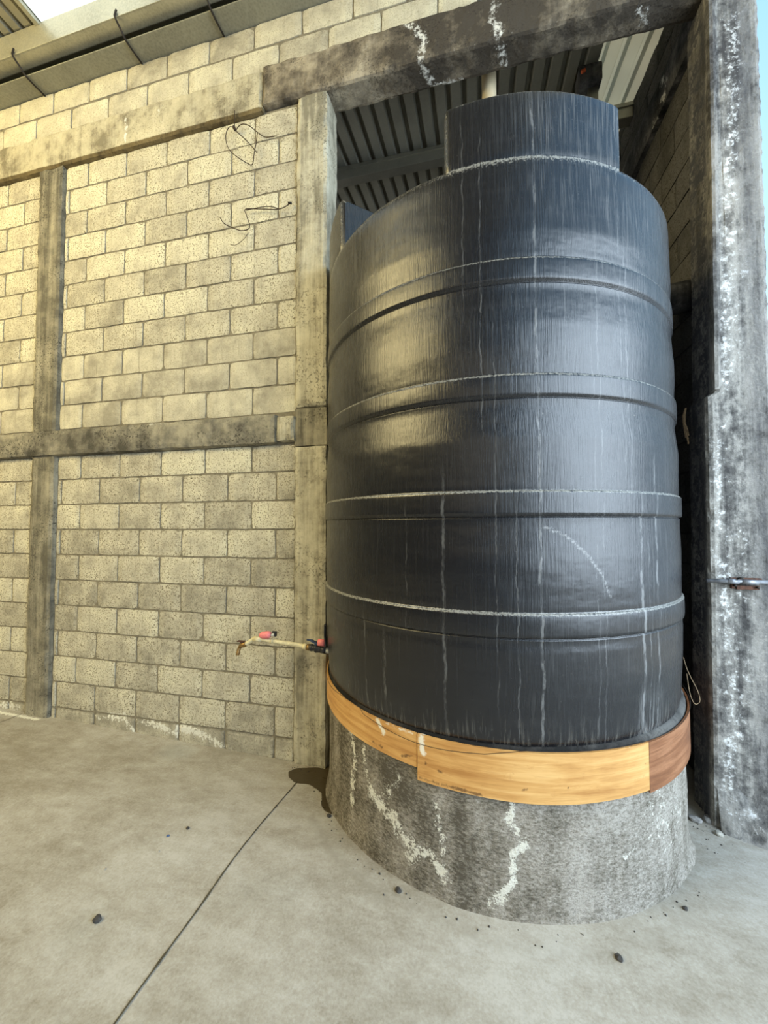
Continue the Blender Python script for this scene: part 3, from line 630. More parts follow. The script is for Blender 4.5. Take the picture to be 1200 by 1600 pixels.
# ------------------------------------------------------------------ tank plinth
PCX, PCY = 1.6766, 0.180
NA, NZ = 560, 46
pl = [(-125.975, 0.626), (-125.5, 0.487), (-123.3, 0.396), (-119.34, 0.353), (-114.48, 0.319), (-110.77, 0.258), (-109.6, 0.204)]
def az3(L, RR=1.055): return [(RR*math.cos(R(a)), RR*math.sin(R(a)), z) for a, z in L]
paint = [(az3(pl[:3]), 0.028, 0.85), (az3(pl[2:5]), 0.05, 1.0), (az3(pl[4:]), 0.06, 0.9), (az3([(-109.6, 0.24), (-105.2, 0.256), (-103.6, 0.233), (-101.86, 0.176)]), 0.045, 1.0),
         (az3([(-132.4, 0.587), (-130.0, 0.501), (-131.7, 0.348), (-131.7, 0.242)]), 0.034, 0.85), (az3([(-103.5, 0.461), (-102.8, 0.395), (-102.0, 0.339), (-101.8, 0.271)]), 0.026, 0.85),
         (az3([(-113.2, 0.534), (-115.1, 0.473), (-117.9, 0.413)]), 0.03, 0.6), (az3([(-86.1, 0.59), (-87.0, 0.471), (-84.8, 0.434), (-84.0, 0.387), (-86.7, 0.34), (-86.1, 0.251), (-88.1, 0.196)]), 0.026, 1.0),
         (az3([(-88.1, 0.196), (-89.7, 0.158), (-91.7, 0.135)]), 0.035, 0.9), (az3([(-62, 0.30), (-58, 0.33)]), 0.02, 0.7), (az3([(-50, 0.45), (-42, 0.30)]), 0.2, 0.32)]
V = []
for j in range(NZ+1):
    zz = -0.02+0.765*j/NZ
    for i in range(NA):
        a = 2*math.pi*i/NA
        base = Vector((math.cos(a), math.sin(a), 0))
        rr_ = 1.050+0.0035*noise.noise(base*9+Vector((0, 0, zz*9)))+0.0022*noise.noise(base*40+Vector((0, 0, zz*40)))
        fl = max(0.0, 0.135-zz)/0.10
        rr_ += 0.020*min(1.5, fl)**2*(0.6+0.8*abs(noise.noise(base*4+Vector((3, 0, 0)))))
        if j == NZ: rr_ -= 0.006
        V.append((rr_*base.x, rr_*base.y, zz))
F = [(j*NA+i, j*NA+(i+1) % NA, (j+1)*NA+(i+1) % NA, (j+1)*NA+i) for j in range(NZ) for i in range(NA)]
b = len(V); V.append((0, 0, 0.748)); F += [(NZ*NA+i, NZ*NA+(i+1) % NA, b) for i in range(NA)]
P = np.array(V); PA = np.degrees(np.arctan2(P[:, 1], P[:, 0]))
darken = np.maximum(dist_paint(P, [(az3([(-121, 0.55), (-113, 0.50), (-108, 0.44)]), 0.13, 0.9), (az3([(-98, 0.58), (-97, 0.35), (-98, 0.12)]), 0.10, 0.75), (az3([(-108, 0.5), (-104, 0.3)]), 0.16, 0.5), (az3([(-90, 0.5), (-89, 0.2)]), 0.09, 0.45)]), np.clip((-PA-75)/60, 0, 1)*0.45)  # dark patches, and darker overall towards the left side
plinth = mesh_obj('round_plinth', V, F, M_PLINTH, smooth=True, attrs={'effl': dist_paint(P, paint), 'darken': darken})
plinth.location = (PCX, PCY, 0)
tag(plinth, 'round rough cement plinth carrying the black water tank', 'plinth')

# plywood band pieces round the plinth top
def band(a0, a1, z0, z1, rad, th, mat, name='plywood_strip', stain=None, effl=None, tl=(0, 0)):
    n = max(6, int((a1-a0)/0.25)); k = 30; V = []; F = []
    for s, rr_ in ((0, rad+th), (1, rad)):
        for j in range(k+1):
            for i in range(n+1):
                u = i/n; a = R(a0+(a1-a0)*u)
                zb = z0+0.002*math.sin(u*9); zt = z1+tl[0]*(1-u)+tl[1]*u+0.0015*noise.noise(Vector((a*30, 0, 0)))
                V.append((rr_*math.cos(a), rr_*math.sin(a), zb+(zt-zb)*j/k))
    m_ = (n+1)*(k+1)
    for j in range(k):
        for i in range(n):
            a, b_, c_, d_ = j*(n+1)+i, j*(n+1)+i+1, (j+1)*(n+1)+i+1, (j+1)*(n+1)+i
            F += [(a, b_, c_, d_), (m_+d_, m_+c_, m_+b_, m_+a)]
    for i in range(n): F += [(i, m_+i, m_+i+1, i+1), (k*(n+1)+i, k*(n+1)+i+1, m_+k*(n+1)+i+1, m_+k*(n+1)+i)]
    for j in range(k):
        for i in (0, n): F.append((j*(n+1)+i, (j+1)*(n+1)+i, m_+(j+1)*(n+1)+i, m_+j*(n+1)+i))
    P = np.array(V)
    o = mesh_obj(name, V, F, mat, smooth=False, attrs={'stain': dist_paint(P, stain) if stain else np.zeros(len(P)), 'effl': dist_paint(P, effl) if effl else np.zeros(len(P))})
    o.location = (PCX, PCY-0.004, 0); return o
o = band(-196, -107.9, 0.614, 0.760, 1.059, 0.008, M_PLY, stain=[(az3([(-112, 0.64), (-109, 0.66)], 1.066), 0.012, 0.7), (az3([(-121, 0.645), (-118, 0.64)], 1.066), 0.02, 0.5)], effl=[(az3([(-119.5, 0.75), (-117.5, 0.71)], 1.066), 0.03, 0.9), (az3([(-117, 0.755), (-109, 0.755)], 1.066), 0.02, 0.7)])
tag(o, 'honey-coloured plywood strip round the plinth top, shorter left piece', 'plywood strip')
o = band(-107.6, -54.3, 0.566, 0.762, 1.061, 0.010, M_PLY, stain=[(az3([(-107, 0.578), (-98, 0.58), (-93, 0.573)], 1.07), 0.014, 0.75), (az3([(-105.6, 0.648)], 1.07), 0.013, 0.9), (az3([(-102.4, 0.632), (-101.8, 0.63)], 1.07), 0.010, 0.9), (az3([(-84.5, 0.618), (-83.5, 0.62)], 1.07), 0.009, 0.8), (az3([(-75, 0.63)], 1.07), 0.008, 1), (az3([(-55.5, 0.68)], 1.07), 0.006, 1), (az3([(-55.6, 0.625)], 1.07), 0.006, 1)],
         effl=[(az3([(-106.5, 0.75), (-106.2, 0.69)], 1.07), 0.03, 1.0), (az3([(-107, 0.762), (-60, 0.762)], 1.07), 0.006, 0.9)])
tag(o, 'long yellow plywood strip across the front of the plinth with dark knots', 'plywood strip')
o = band(-54.0, 12, 0.552, 0.758, 1.060, 0.009, M_PLY2, stain=[(az3([(-54, 0.56), (-40, 0.556)], 1.069), 0.010, 0.6)])
tag(o, 'reddish brown plywood strip round the right side of the plinth', 'plywood strip')
# dark cement bedding ledge between tank and boards
V = []; F = []; N = 240
for i in range(N):
    a = 2*math.pi*i/N
    for rr_, zz in ((1.058, 0.742), (1.055, 0.768), (1.040, 0.780), (1.00, 0.785), (0.96, 0.765)):
        nn = noise.noise(Vector((math.cos(a)*12, math.sin(a)*12, rr_*10)))
        V.append((rr_*math.cos(a), rr_*math.sin(a), zz+0.008*nn))
for i in range(N):
    for j in range(4): F.append((i*5+j, ((i+1) % N)*5+j, ((i+1) % N)*5+j+1, i*5+j+1))
o = mesh_obj('bedding_ring', V, F, M_CEMENT, plinth, smooth=True); o['label'] = 'dark crumbly cement ring under the tank rim'
# binding wire round the boards
pts = []
for i in range(0, 150):
    a = -176+i*1.25
    zz = 0.742+0.012*math.sin(i*0.21)+(0.02 if a < -125 else 0)-0.018*math.exp(-((a+98)/12)**2)
    if a > -92: zz += (0.770-zz)*min(1, (a+92)/8)
    pts.append((PCX+1.0725*math.cos(R(a)), PCY-0.004+1.0725*math.sin(R(a)), zz))
wr = tube('binding_wire', pts, 0.0011, M_WIRE, seg=5, sub=1)
tag(wr, 'thin rusty wire tied round the plywood boards on the plinth', 'wire')
a = R(-22)
bx, by = PCX+1.075*math.cos(a), PCY+1.075*math.sin(a)
o = tube('twine_loop', [(bx-0.02, by+0.01, 0.98), (bx-0.012, by, 0.93), (bx+0.004, by-0.01, 0.88), (bx+0.03, by-0.01, 0.82), (bx+0.038, by-0.01, 0.77), (bx+0.015, by-0.01, 0.755), (bx, by, 0.80), (bx-0.012, by, 0.90)], 0.0014, M_ROPE, seg=5)
tag(o, 'loose pale twine loop hanging at the right end of the boards', 'twine')

# ------------------------------------------------------------------ water tank
TZ = 0.762
prof = [(0.99, 0.0), (1.020, 0.004), (1.032, 0.016), (1.038, 0.05), (1.044, 0.15), (1.051, 0.28), (1.053, 0.40)]
def ring_band(zt, zb, r_, out=0.009):
    h0, h1 = zb-TZ, zt-TZ
    return [(r_, h0-0.030), (r_+0.001, h0-0.007), (r_+0.0015, h0-0.004), (r_-0.0045, h0-0.001), (r_-0.0045, h0+0.003), (r_+out, h0+0.007), (r_+out+0.001, h0+0.02), (r_+out+0.0015, (h0+h1)/2), (r_+out+0.001, h1-0.012), (r_+out, h1-0.004), (r_+out-0.003, h1), (r_-0.001, h1+0.003), (r_, h1+0.008), (r_, h1+0.03)]
for zt, zb, r_ in ((1.309, 1.207, 1.051), (1.807, 1.700, 1.052), (2.293, 2.195, 1.043), (2.788, 2.685, 1.038)):
    prof += ring_band(zt, zb, r_)
    prof += [((r_*0.75+0.25*1.045)+0.004, zt-TZ+0.12), (r_+0.004, zt-TZ+0.22)]
prof += [(1.040, 2.35), (1.040, 2.42), (1.038, 2.452), (1.030, 2.472), (1.016, 2.484), (0.97, 2.497), (0.80, 2.54), (0.5, 2.62), (0.3, 2.65), (0.3, 2.70), (0.0, 2.71)]
prof.sort(key=lambda p: 0)   # keep order
pr = []
for (r_, h) in prof:
    if pr and h < pr[-1][1]: continue
    if pr and h-pr[-1][1] > 0.03 and r_ > 0.9:
        n = int((h-pr[-1][1])/0.013)
        r1, h1 = pr[-1]
        for q in range(1, n): pr.append((r1+(r_-r1)*q/n, h1+(h-h1)*q/n))
    pr.append((r_, h))
NA = 700; V = []; F = []; edge = []
ring_tops = [zt-TZ for zt in (1.309, 1.807, 2.293, 2.788)]
for j, (r_, h) in enumerate(pr):
    for i in range(NA):
        a = 2*math.pi*i/NA; c_, s_ = math.cos(a), math.sin(a)
        d = 0.0
        if r_ > 0.95: d = 0.0030*noise.noise(Vector((c_*2.5, s_*2.5, h*2.2)))+0.0010*noise.noise(Vector((c_*8, s_*8, h*7)))
        V.append(((r_+d)*c_, (r_+d)*s_, h))
        e_ = 0.0
        for t_ in ring_tops:
            if -0.006 <= h-t_ <= 0.006: e_ = 0.95
        if 2.452 <= h <= 2.49 and r_ > 1.0: e_ = 0.55
        edge.append(e_)
for j in range(len(pr)-1):
    for i in range(NA): F.append((j*NA+i, j*NA+(i+1) % NA, (j+1)*NA+(i+1) % NA, (j+1)*NA+i))
P = np.array(V)
arc = [(a, z-TZ) for a, z in [(-78.9, 1.662), (-73.97, 1.629), (-68.8, 1.55), (-64.9, 1.458), (-62.9, 1.371)]]
scr = [(az3(arc, 1.055), 0.017, 0.9)]
rs = random.Random(3)
for i in range(46):
    a = rs.uniform(-150, -35); zz = rs.uniform(0.25, 2.6); L = rs.uniform(0.03, 0.14); s = rs.uniform(-6, 6)
    scr.append((az3([(a, zz), (a+s*0.5, zz+L*0.5), (a+s*0.6+rs.uniform(-1, 1), zz+L)], 1.046), 0.0065, rs.uniform(0.4, 0.85)))
tank = empty('water_tank', (TC[0], TC[1], TZ))
tag(tank, 'large black ribbed plastic water tank on the round plinth', 'water tank')
mesh_obj('tank_body', V, F, M_TANK, tank, smooth=True, attrs={'edge': edge, 'scratch': dist_paint(P, scr)})
def ear(a0, a1):
    """raised block of the crown, flush with the tank side"""
    z0, z1 = 2.462, 2.762; n = 60; k = 10; ri = 0.66; b = 0.020
    # outline in (radius, z) going up the outside and over the top
    pro = [(1.0385, z0-0.03), (1.0385, z0), (1.0375, z0+0.004), (1.0395, z0+0.010)]+[(1.040, z0+0.01+(z1-b-z0-0.01)*q/8) for q in range(1, 9)]+[(1.040-b*(1-math.cos(R(t))), z1-b+b*math.sin(R(t))) for t in (25, 50, 75, 90)]+[(0.95, z1), (0.85, z1), (0.75, z1), (ri+b, z1), (ri+0.006, z1-0.006), (ri, z1-b), (ri, z0+0.08)]
    V = []; F = []; ed = []
    for i in range(n+1):
        u = i/n; a = a0+(a1-a0)*u
        # ends pinched in a little: rounded corners
        e_ = min(u, 1-u)*(a1-a0)*math.pi/180*1.04; ins = 0.0
        if e_ < 0.022: ins = 0.022*(1-math.sqrt(max(0, 1-(1-e_/0.022)**2)))
        for (r_, h) in pro:
            rr_ = r_-ins if r_ > 0.85 else r_+ins; hh = h-ins*0.7 if h > z1-0.05 else h
            V.append((rr_*math.cos(R(a)), rr_*math.sin(R(a)), hh))
            ed.append(max(0.6 if (0.001 < ins < 0.0215) else 0, 0.6 if (h > z1-b+0.001 and r_ > 1.0) else 0, 0.95 if abs(h-z0-0.003) < 0.005 else 0))
    m_ = len(pro)
    for i in range(n):
        for j in range(m_-1): F.append((i*m_+j, (i+1)*m_+j, (i+1)*m_+j+1, i*m_+j+1))
    b = len(V)
    for i in (0, n):
        for j in range(m_): V.append(V[i*m_+j]); ed.append(0.0)
    F.append(tuple(b+j for j in range(m_))); F.append(tuple(b+m_+j for j in range(m_-1, -1, -1)))
    return mesh_obj('crown_block', V, F, M_TANK, tank, smooth=True, attrs={'edge': ed, 'scratch': [0.0]*len(V)})
for a0, a1 in ((-100, -55.6), (-184, -138), (98, 142)):
    o = ear(a0, a1)
    for p in o.data.polygons:
        if len(p.vertices) > 4: p.use_smooth = False

# ------------------------------------------------------------------ faucet line
YT = -0.20
t = empty('faucet_pipe', (0.68, YT, 0.85)); tag(t, 'yellowed pipe with a small faucet at its end, coming out of the tank', 'faucet')
o = tube('supply_pipe', [(0.545, YT, 0.884), (0.45, YT, 0.895), (0.30, YT, 0.905), (0.20, YT, 0.914), (0.168, YT, 0.914), (0.145, YT, 0.904), (0.118, YT, 0.885), (0.095, YT, 0.872)], 0.0135, M_PVC, seg=14, sub=4); put(o, t)
for (xa, za), (xb, zb), rr_ in (((0.545, 0.884), (0.515, 0.886), 0.018), ((0.215, 0.914), (0.155, 0.911), 0.0165), ((0.30, 0.905), (0.285, 0.907), 0.0165)):
    o = tube('pipe_collar', [(xa, YT, za), (xb, YT, zb)], rr_, M_PVC, seg=14, sub=1); put(o, t)
o = tube('faucet_body', [(0.10, YT, 0.876), (0.085, YT, 0.868), (0.065, YT, 0.862), (0.05, YT, 0.845), (0.045, YT-0.01, 0.815), (0.043, YT-0.012, 0.800)], 0.013, M_BRASS, seg=12, sub=4, rads=[0.015, 0.018, 0.016, 0.012, 0.012, 0.013]); put(o, t)
bm = bmesh.new(); bm_box(bm, 0.035, 0.085, YT-0.012, YT+0.012, 0.885, 0.893, 0.003); bm_box(bm, 0.055, 0.066, YT-0.006, YT+0.006, 0.862, 0.888, 0.002)
o = bm_obj('faucet_handle', bm, M_RUST); put(o, t)
o = tube('threaded_coupling', [(0.540, YT, 0.884), (0.565, YT, 0.882)], 0.021, M_BRASS, seg=16, sub=1); put(o, t)
t2 = empty('ball_valve', (0.60, YT, 0.88)); tag(t2, 'black ball valve with a blue lever between the pipe and the tank', 'valve')
o = tube('valve_body', [(0.565, YT, 0.882), (0.575, YT, 0.882), (0.590, YT, 0.881), (0.605, YT, 0.880), (0.62, YT, 0.878), (0.64, YT, 0.876)], 0.02, M_BLACKP, seg=16, sub=3, rads=[0.022, 0.024, 0.020, 0.029, 0.024, 0.021]); put(o, t2)
o = tube('union_nut', [(0.64, YT, 0.876), (0.672, YT, 0.873)], 0.026, M_BLACKP, seg=8, sub=1); put(o, t2)
o = tube('sealing_tape', [(0.672, YT, 0.873), (0.70, YT, 0.870)], 0.018, M_WHITEP, seg=14, sub=1); put(o, t2)
bm = bmesh.new(); bm_box(bm, 0.575, 0.635, YT-0.028, YT-0.008, 0.915, 0.928, 0.004, Matrix.Rotation(R(22), 3, 'Y')); bm_box(bm, 0.598, 0.614, YT-0.015, YT+0.005, 0.89, 0.925, 0.003)
bm_box(bm, 0.548, 0.592, YT-0.026, YT-0.012, 0.930, 0.940, 0.003, Matrix.Rotation(R(4), 3, 'Y'))
o = bm_obj('valve_lever', bm, M_BLUE); put(o, t2)
o = tube('lever_grip', [(0.628, YT-0.02, 0.925), (0.672, YT-0.02, 0.925)], 0.022, M_PINK, seg=12, sub=1); put(o, t2); o['label'] = 'pink rubber grip'
t3 = empty('level_pipe', (0.68, YT, 0.9)); tag(t3, 'thin black bent tube rising close against the tank side', 'tube')
o = tube('riser_tube', [(0.662, YT-0.015, 0.90), (0.680, YT-0.03, 0.905), (0.684, YT-0.035, 0.925), (0.688, YT-0.06, 0.98), (0.697, YT-0.08, 1.04), (0.700, YT-0.09, 1.055)], 0.008, M_BLACKP, seg=8, sub=4); put(o, t3)
t4 = empty('hose_end', (0.27, YT-0.005, 0.93)); tag(t4, 'pink wrapped hose end with black cap lying on the yellowed pipe', 'hose end')
o = tube('pink_sleeve', [(0.205, YT-0.01, 0.938), (0.222, YT-0.01, 0.942), (0.245, YT-0.01, 0.945), (0.272, YT-0.01, 0.948), (0.288, YT-0.01, 0.947)], 0.02, M_PINK, seg=14, sub=3, rads=[0.010, 0.021, 0.024, 0.024, 0.014]); put(o, t4)
o = tube('inner_tube', [(0.285, YT-0.01, 0.946), (0.318, YT-0.01, 0.953)], 0.008, M_WHITEP, seg=10, sub=1); put(o, t4)
bm = bmesh.new(); bm_box(bm, 0.300, 0.324, YT-0.02, YT-0.002, 0.964, 0.974, 0.003); bm_box(bm, 0.314, 0.328, YT-0.02, YT, 0.940, 0.972, 0.004)
o = bm_obj('cap', bm, M_BLACKP); put(o, t4)

# ------------------------------------------------------------------ bolt on the right pillar
YB = -0.035
t = empty('sliding_bolt', (3.0, YB, 1.36)); tag(t, 'rusty steel sliding bolt fixed on the front of the right pillar', 'bolt')
o = tube('bolt_rod', [(2.856, YB, 1.357), (3.15, YB, 1.357)], 0.0105, M_STEEL, seg=12, sub=1); put(o, t)
o = tube('bolt_sleeve', [(2.955, YB, 1.358), (3.005, YB, 1.357)], 0.015, M_STEEL, seg=12, sub=1); put(o, t)
o = tube('bolt_sleeve', [(3.02, YB, 1.356), (3.095, YB, 1.354)], 0.013, M_STEEL, seg=12, sub=1); put(o, t)
bm = bmesh.new(); bm_box(bm, 2.975, 3.12, -0.026, -0.012, 1.362, 1.376, 0.002); bm_box(bm, 3.003, 3.108, -0.026, -0.010, 1.312, 1.334, 0.002); bm_box(bm, 2.982, 2.998, -0.020, -0.004, 1.315, 1.36, 0.002)
o = bm_obj('backing_plate', bm, M_RUST); put(o, t); plate = o
for x, zz in ((2.992, 1.333), (3.095, 1.326)):
    o = tube('rivet', [(x, -0.038, zz), (x, -0.018, zz)], 0.006, M_IRON, seg=10, sub=1); o.parent = plate
o = tube('bolt_handle', [(2.995, YB, 1.366), (3.0, YB-0.02, 1.378), (3.018, YB-0.02, 1.376)], 0.005, M_IRON, seg=8, sub=3); put(o, t)

# ------------------------------------------------------------------ wires on the block wall
def wl(L, d=-0.02): return [(x, d-0.01*abs(math.sin(i*1.3)), z) for i, (x, _, z) in enumerate(L)]
t = empty('tie_wire', (-0.14, -0.02, 4.69)); tag(t, 'tangled rusty tie wire hanging from the ring beam on the blocks', 'wire')
A = [(-0.154, 0, 4.851), (-0.145, 0, 4.717), (-0.144, 0, 4.691), (-0.087, 0, 4.626), (-0.013, 0, 4.542), (0.042, 0, 4.47)]
B = [(-0.145, 0, 4.708), (-0.189, 0, 4.719), (-0.222, 0, 4.676), (-0.216, 0, 4.598), (-0.178, 0, 4.525), (-0.112, 0, 4.464), (-0.029, 0, 4.394), (0.007, 0, 4.386), (0.024, 0, 4.466), (0.041, 0, 4.554), (0.045, 0, 4.62)]
Cc = [(-0.138, 0, 4.69), (-0.115, 0, 4.701), (-0.079, 0, 4.719), (-0.023, 0, 4.691), (0.05, 0, 4.619), (0.112, 0, 4.574), (0.201, 0, 4.553)]
for L in (A, B, Cc):
    o = tube('wire_strand', wl(L, -0.035), 0.0032, M_WIRE, seg=5); put(o, t)
o = tube('wire_knot', [(-0.156, -0.04, 4.715), (-0.148, -0.045, 4.70), (-0.138, -0.04, 4.685)], 0.011, M_WIRE, seg=7, sub=3); put(o, t)
t = empty('tie_wire', (0.317, -0.02, 4.03)); tag(t, 'bent double wire sticking out of the blocks beside the column', 'wire')
A = [(0.317, 0, 4.029), (0.231, 0, 3.994), (0.073, 0, 4.029), (-0.048, 0, 4.05), (-0.038, 0, 3.996), (-0.015, 0, 3.909), (-0.069, 0, 3.886), (-0.151, 0, 3.926), (-0.226, 0, 3.969), (-0.264, 0, 4.022)]
B = [(0.227, 0, 4.003), (0.135, 0, 4.033), (-0.043, 0, 4.043)]
Cc = [(-0.028, 0, 3.87), (-0.059, 0, 3.818), (-0.131, 0, 3.789), (-0.177, 0, 3.801)]
for L, rd in ((A, 0.0034), (B, 0.003), (Cc, 0.002)):
    o = tube('wire_strand', wl(L, -0.03), rd, M_WIRE, seg=5); put(o, t)
o = tube('wire_end', [(0.30, -0.035, 4.03), (0.325, -0.03, 4.028)], 0.009, M_IRON, seg=7, sub=1); put(o, t)

# ------------------------------------------------------------------ roof over the yard: sheets, skylight, purlin, gutter, rods
def sheet(name, x0, x1, y0, y1, zf, pitch, rib_w, rib_h, mat, kind='structure', flip=1):
    xs_ = []; x = x0
    while x < x1-1e-6:
        for dx, h in ((0, 0), (rib_w*0.28, rib_h), (rib_w*0.72, rib_h), (rib_w, 0)):
            if x+dx <= x1: xs_.append((x+dx, h))
        x += pitch
    if xs_[-1][0] < x1: xs_.append((x1, 0))
    ny = max(1, int((y1-y0)/1.0)); V = []; F = []
    for s in (0, 1):
        for j in range(ny+1):
            y = y0+(y1-y0)*j/ny
            for (x, h) in xs_: V.append((x, y, zf(y)+h*flip+s*0.003))
    n = len(xs_); o_ = n*(ny+1)
    for j in range(ny):
        for i in range(n-1):
            a = j*n+i; F += [(a, a+n, a+n+1, a+1), (o_+a, o_+a+1, o_+a+n+1, o_+a+n)]
    for i in range(n-1):
        F += [(i, i+1, o_+i+1, o_+i), (ny*n+i, o_+ny*n+i, o_+ny*n+i+1, ny*n+i+1)]
    o = mesh_obj(name, V, F, mat); tag(o, kind=kind); return o
zr = lambda y: 5.835-0.045*(y+0.24)
sheet('ceiling', -7.0, -1.84, -8.2, -0.14, zr, 0.115, 0.045, 0.035, M_SHEET, flip=1)
sheet('window_1', -1.85, -0.79, -8.2, -0.14, lambda y: zr(y)+0.004, 0.13, 0.055, 0.02, M_SKYL)
sheet('ceiling', -0.80, 3.45, -8.2, -0.14, zr, 0.115, 0.045, 0.035, M_SHEET, flip=1)
bm = bmesh.new(); bm_box(bm, -1.885, -1.845, -6.9, -0.145, 5.80, 5.832, 0.004)
for v in bm.verts: v.co.z += -0.045*(v.co.y+0.24)
o = bm_obj('trim_3', bm, M_PURLIN); tag(o, kind='structure')
t = empty('roof_purlin', (0, -0.18, 5.61)); tag(t, 'galvanised steel purlin under the roof edge, running above the gutter', 'purlin')
bm = bmesh.new()
bm_box(bm, -6.8, 3.3, -0.24, -0.135, 5.612, 5.825, 0.008); o = bm_obj('purlin_channel', bm, M_PURLIN); put(o, t)
bm = bmesh.new(); bm_box(bm, -6.8, 3.3, -0.245, -0.237, 5.612, 5.64, 0.002); o = bm_obj('purlin_lip', bm, M_PURLIN); put(o, t)
bm = bmesh.new(); bm_box(bm, -6.8, 3.0, -0.146, 0.20, 5.545, 5.555, 0.002); bm_box(bm, -6.8, 3.0, 0.19, 0.20, 5.552, 5.70, 0.002)
bm2 = bmesh.new(); bm_box(bm2, -7.0, 3.4, -0.16, 0.47, 5.90, 5.93); bm_box(bm2, -7.0, 3.4, 0.45, 0.47, 5.30, 5.92); bm_box(bm2, -7.0, 3.4, -0.16, -0.13, 5.80, 5.92)
o = bm_obj('trim_4', bm2, M_GUTTER); tag(o, kind='structure')  # unseen cover added to keep sky out of the gap above the gutter
t = empty('roof_gutter', (0, 0, 5.55)); tag(t, 'galvanised sheet gutter resting along the top of the block wall', 'gutter')
o = bm_obj('gutter_pan', bm, M_GUTTER); put(o, t)
for x in (-2.9, -2.11, -1.06, -0.28, 0.55, 1.4, 2.3):
    o = tube('gutter_rod', [(x+0.010, -0.252, 5.655), (x+0.003, -0.254, 5.625), (x, -0.252, 5.598), (x, -0.20, 5.566), (x, -0.145, 5.534), (x, 0.0, 5.530)], 0.0075, M_IRON, seg=8, sub=3)
    lab = {-2.9: None, -2.11: 'rusty rod hooked under the purlin, far left', -1.06: 'rusty rod hooked under the purlin, middle one of three', -0.28: 'rusty rod hooked under the purlin, nearest the dark beam'}.get(x)
    if lab: tag(o, lab, 'rod', 'rods between purlin and wall top')
    else: bpy.data.objects.remove(o)

# ------------------------------------------------------------------ roof over the tank bay
zb = lambda y: 5.31+0.15*y
sheet('ceiling', -3.2, 2.62, 0.145, 5.2, zb, 0.135, 0.058, 0.050, M_BAYSHEET, flip=1)
sheet('window_2', 2.61, 3.20, 0.145, 5.2, lambda y: zb(y)+0.003, 0.15, 0.06, 0.040, M_BAYSKYL, flip=1)
t = empty('roof_purlin', (0, 1.25, 5.34)); tag(t, 'grey steel purlin crossing the roof behind the tank', 'purlin')
bm = bmesh.new(); bm_box(bm, -3.06, 3.03, 1.21, 1.31, 5.335, 5.465, 0.006); o = bm_obj('purlin_channel', bm, M_SHEET); put(o, t)
bm = bmesh.new(); bm_box(bm, -3.06, 3.03, 1.198, 1.212, 5.43, 5.465, 0.003); o = bm_obj('purlin_lip', bm, M_SHEET); put(o, t)
t = empty('steel_post', (2.55, 0.80, 0)); tag(t, 'grey steel post reaching the roof behind the tank crown', 'post')
bm = bmesh.new(); bm_box(bm, 2.55, 2.625, 0.80, 0.875, 0.0, 5.40, 0.006); o = bm_obj('post_shaft', bm, M_SHEET); put(o, t)
bm = bmesh.new(); bm_box(bm, 2.47, 2.645, 0.74, 0.90, 5.25, 5.40, 0.02); o = bm_obj('post_head', bm, M_BAYCONC)
put(o, t); o['label'] = 'dark bracket at the top of the post'
bm = bmesh.new(); bm_box(bm, 2.478, 2.515, 0.715, 0.738, 5.315, 5.338, 0.008, Matrix.Rotation(R(-20), 3, 'Y')); o = bm_obj('orange_tie', bm, M_ORANGE)
tag(o, 'small orange tie caught at the head of the steel post', 'tie')
o = tube('vertical_pipe', [(1.742, 0.30, 3.49), (1.742, 0.30, 4.3), (1.742, 0.30, 5.70)], 0.052, M_PVCW, seg=24, sub=2)
tag(o, 'cream vertical pipe rising from the tank top past the dark beam', 'pipe')
o = tube('drain_pipe', [(2.80, 0.42, 3.19), (3.05, 0.36, 3.19)], 0.10, M_BAYCONC, seg=28, sub=1)
tag(o, 'short stub of grey pipe poking from the dark side wall beside the tank', 'pipe')
t = empty('frayed_rope', (2.9, 0.17, 2.38)); tag(t, 'frayed tan rope end hanging on the dark face of the pillar', 'rope')
for i in range(7):
    r_ = random.Random(i); x0 = 2.885
    o = tube('rope_strand', [(x0, 0.185+r_.uniform(-.006, .006), 2.39), (x0-0.012, 0.185+r_.uniform(-.015, .01), 2.33), (x0-0.01, 0.175+r_.uniform(-.02, .02), 2.26), (x0-0.006, 0.165+r_.uniform(-.02, .02), 2.19+r_.uniform(-.03, .03))], 0.0035, M_ROPE, seg=5); put(o, t)

# ------------------------------------------------------------------ little things on the floor
def pebble(x, y, s, mat, label, flat=0.6, seed=0, name='pebble', cat='pebble'):
    bm = bmesh.new(); bmesh.ops.create_icosphere(bm, subdivisions=2, radius=s)
    for v in bm.verts:
        v.co *= 1+0.45*noise.noise(v.co/s*1.1+Vector((seed*3.1, seed, 0))); v.co.z *= flat
    o = bm_obj(name, bm, mat); o.location = (x, y, fz(x, y)+s*flat*0.55); o.rotation_euler = (0, 0, seed*1.3); tag(o, label, cat); return o
pebble(0.120, -1.250, 0.016, M_STONE, 'largest black pebble on the open floor left of the seam', 0.7, 1)
pebble(0.130, -0.762, 0.009, M_STONE, 'small dark pebble on the floor midway to the block wall', 0.7, 2)
pebble(0.070, -0.830, 0.008, M_BLUEBIT, 'tiny blue chip on the open floor', 0.5, 3, 'plastic_chip', 'chip')
pebble(-0.060, -1.060, 0.006, M_STONE2, 'tiny pale crumb on the open floor nearest the left edge', 0.6, 4, 'crumb', 'crumb')
pebble(0.10, -0.92, 0.005, M_STONE2, 'tiny pale crumb on the floor just below the blue chip', 0.6, 5, 'crumb', 'crumb')
pebble(1.265, -0.850, 0.014, M_STONE, 'dark pebble on the floor close to the front left of the plinth', 0.6, 6)
pebble(2.100, -0.925, 0.013, M_STONE, 'black pebble on the floor in front of the plinth, right side', 0.6, 7)
pebble(2.44, -0.640, 0.010, M_STONE, 'dark pebble against the right front of the plinth foot', 0.6, 8)
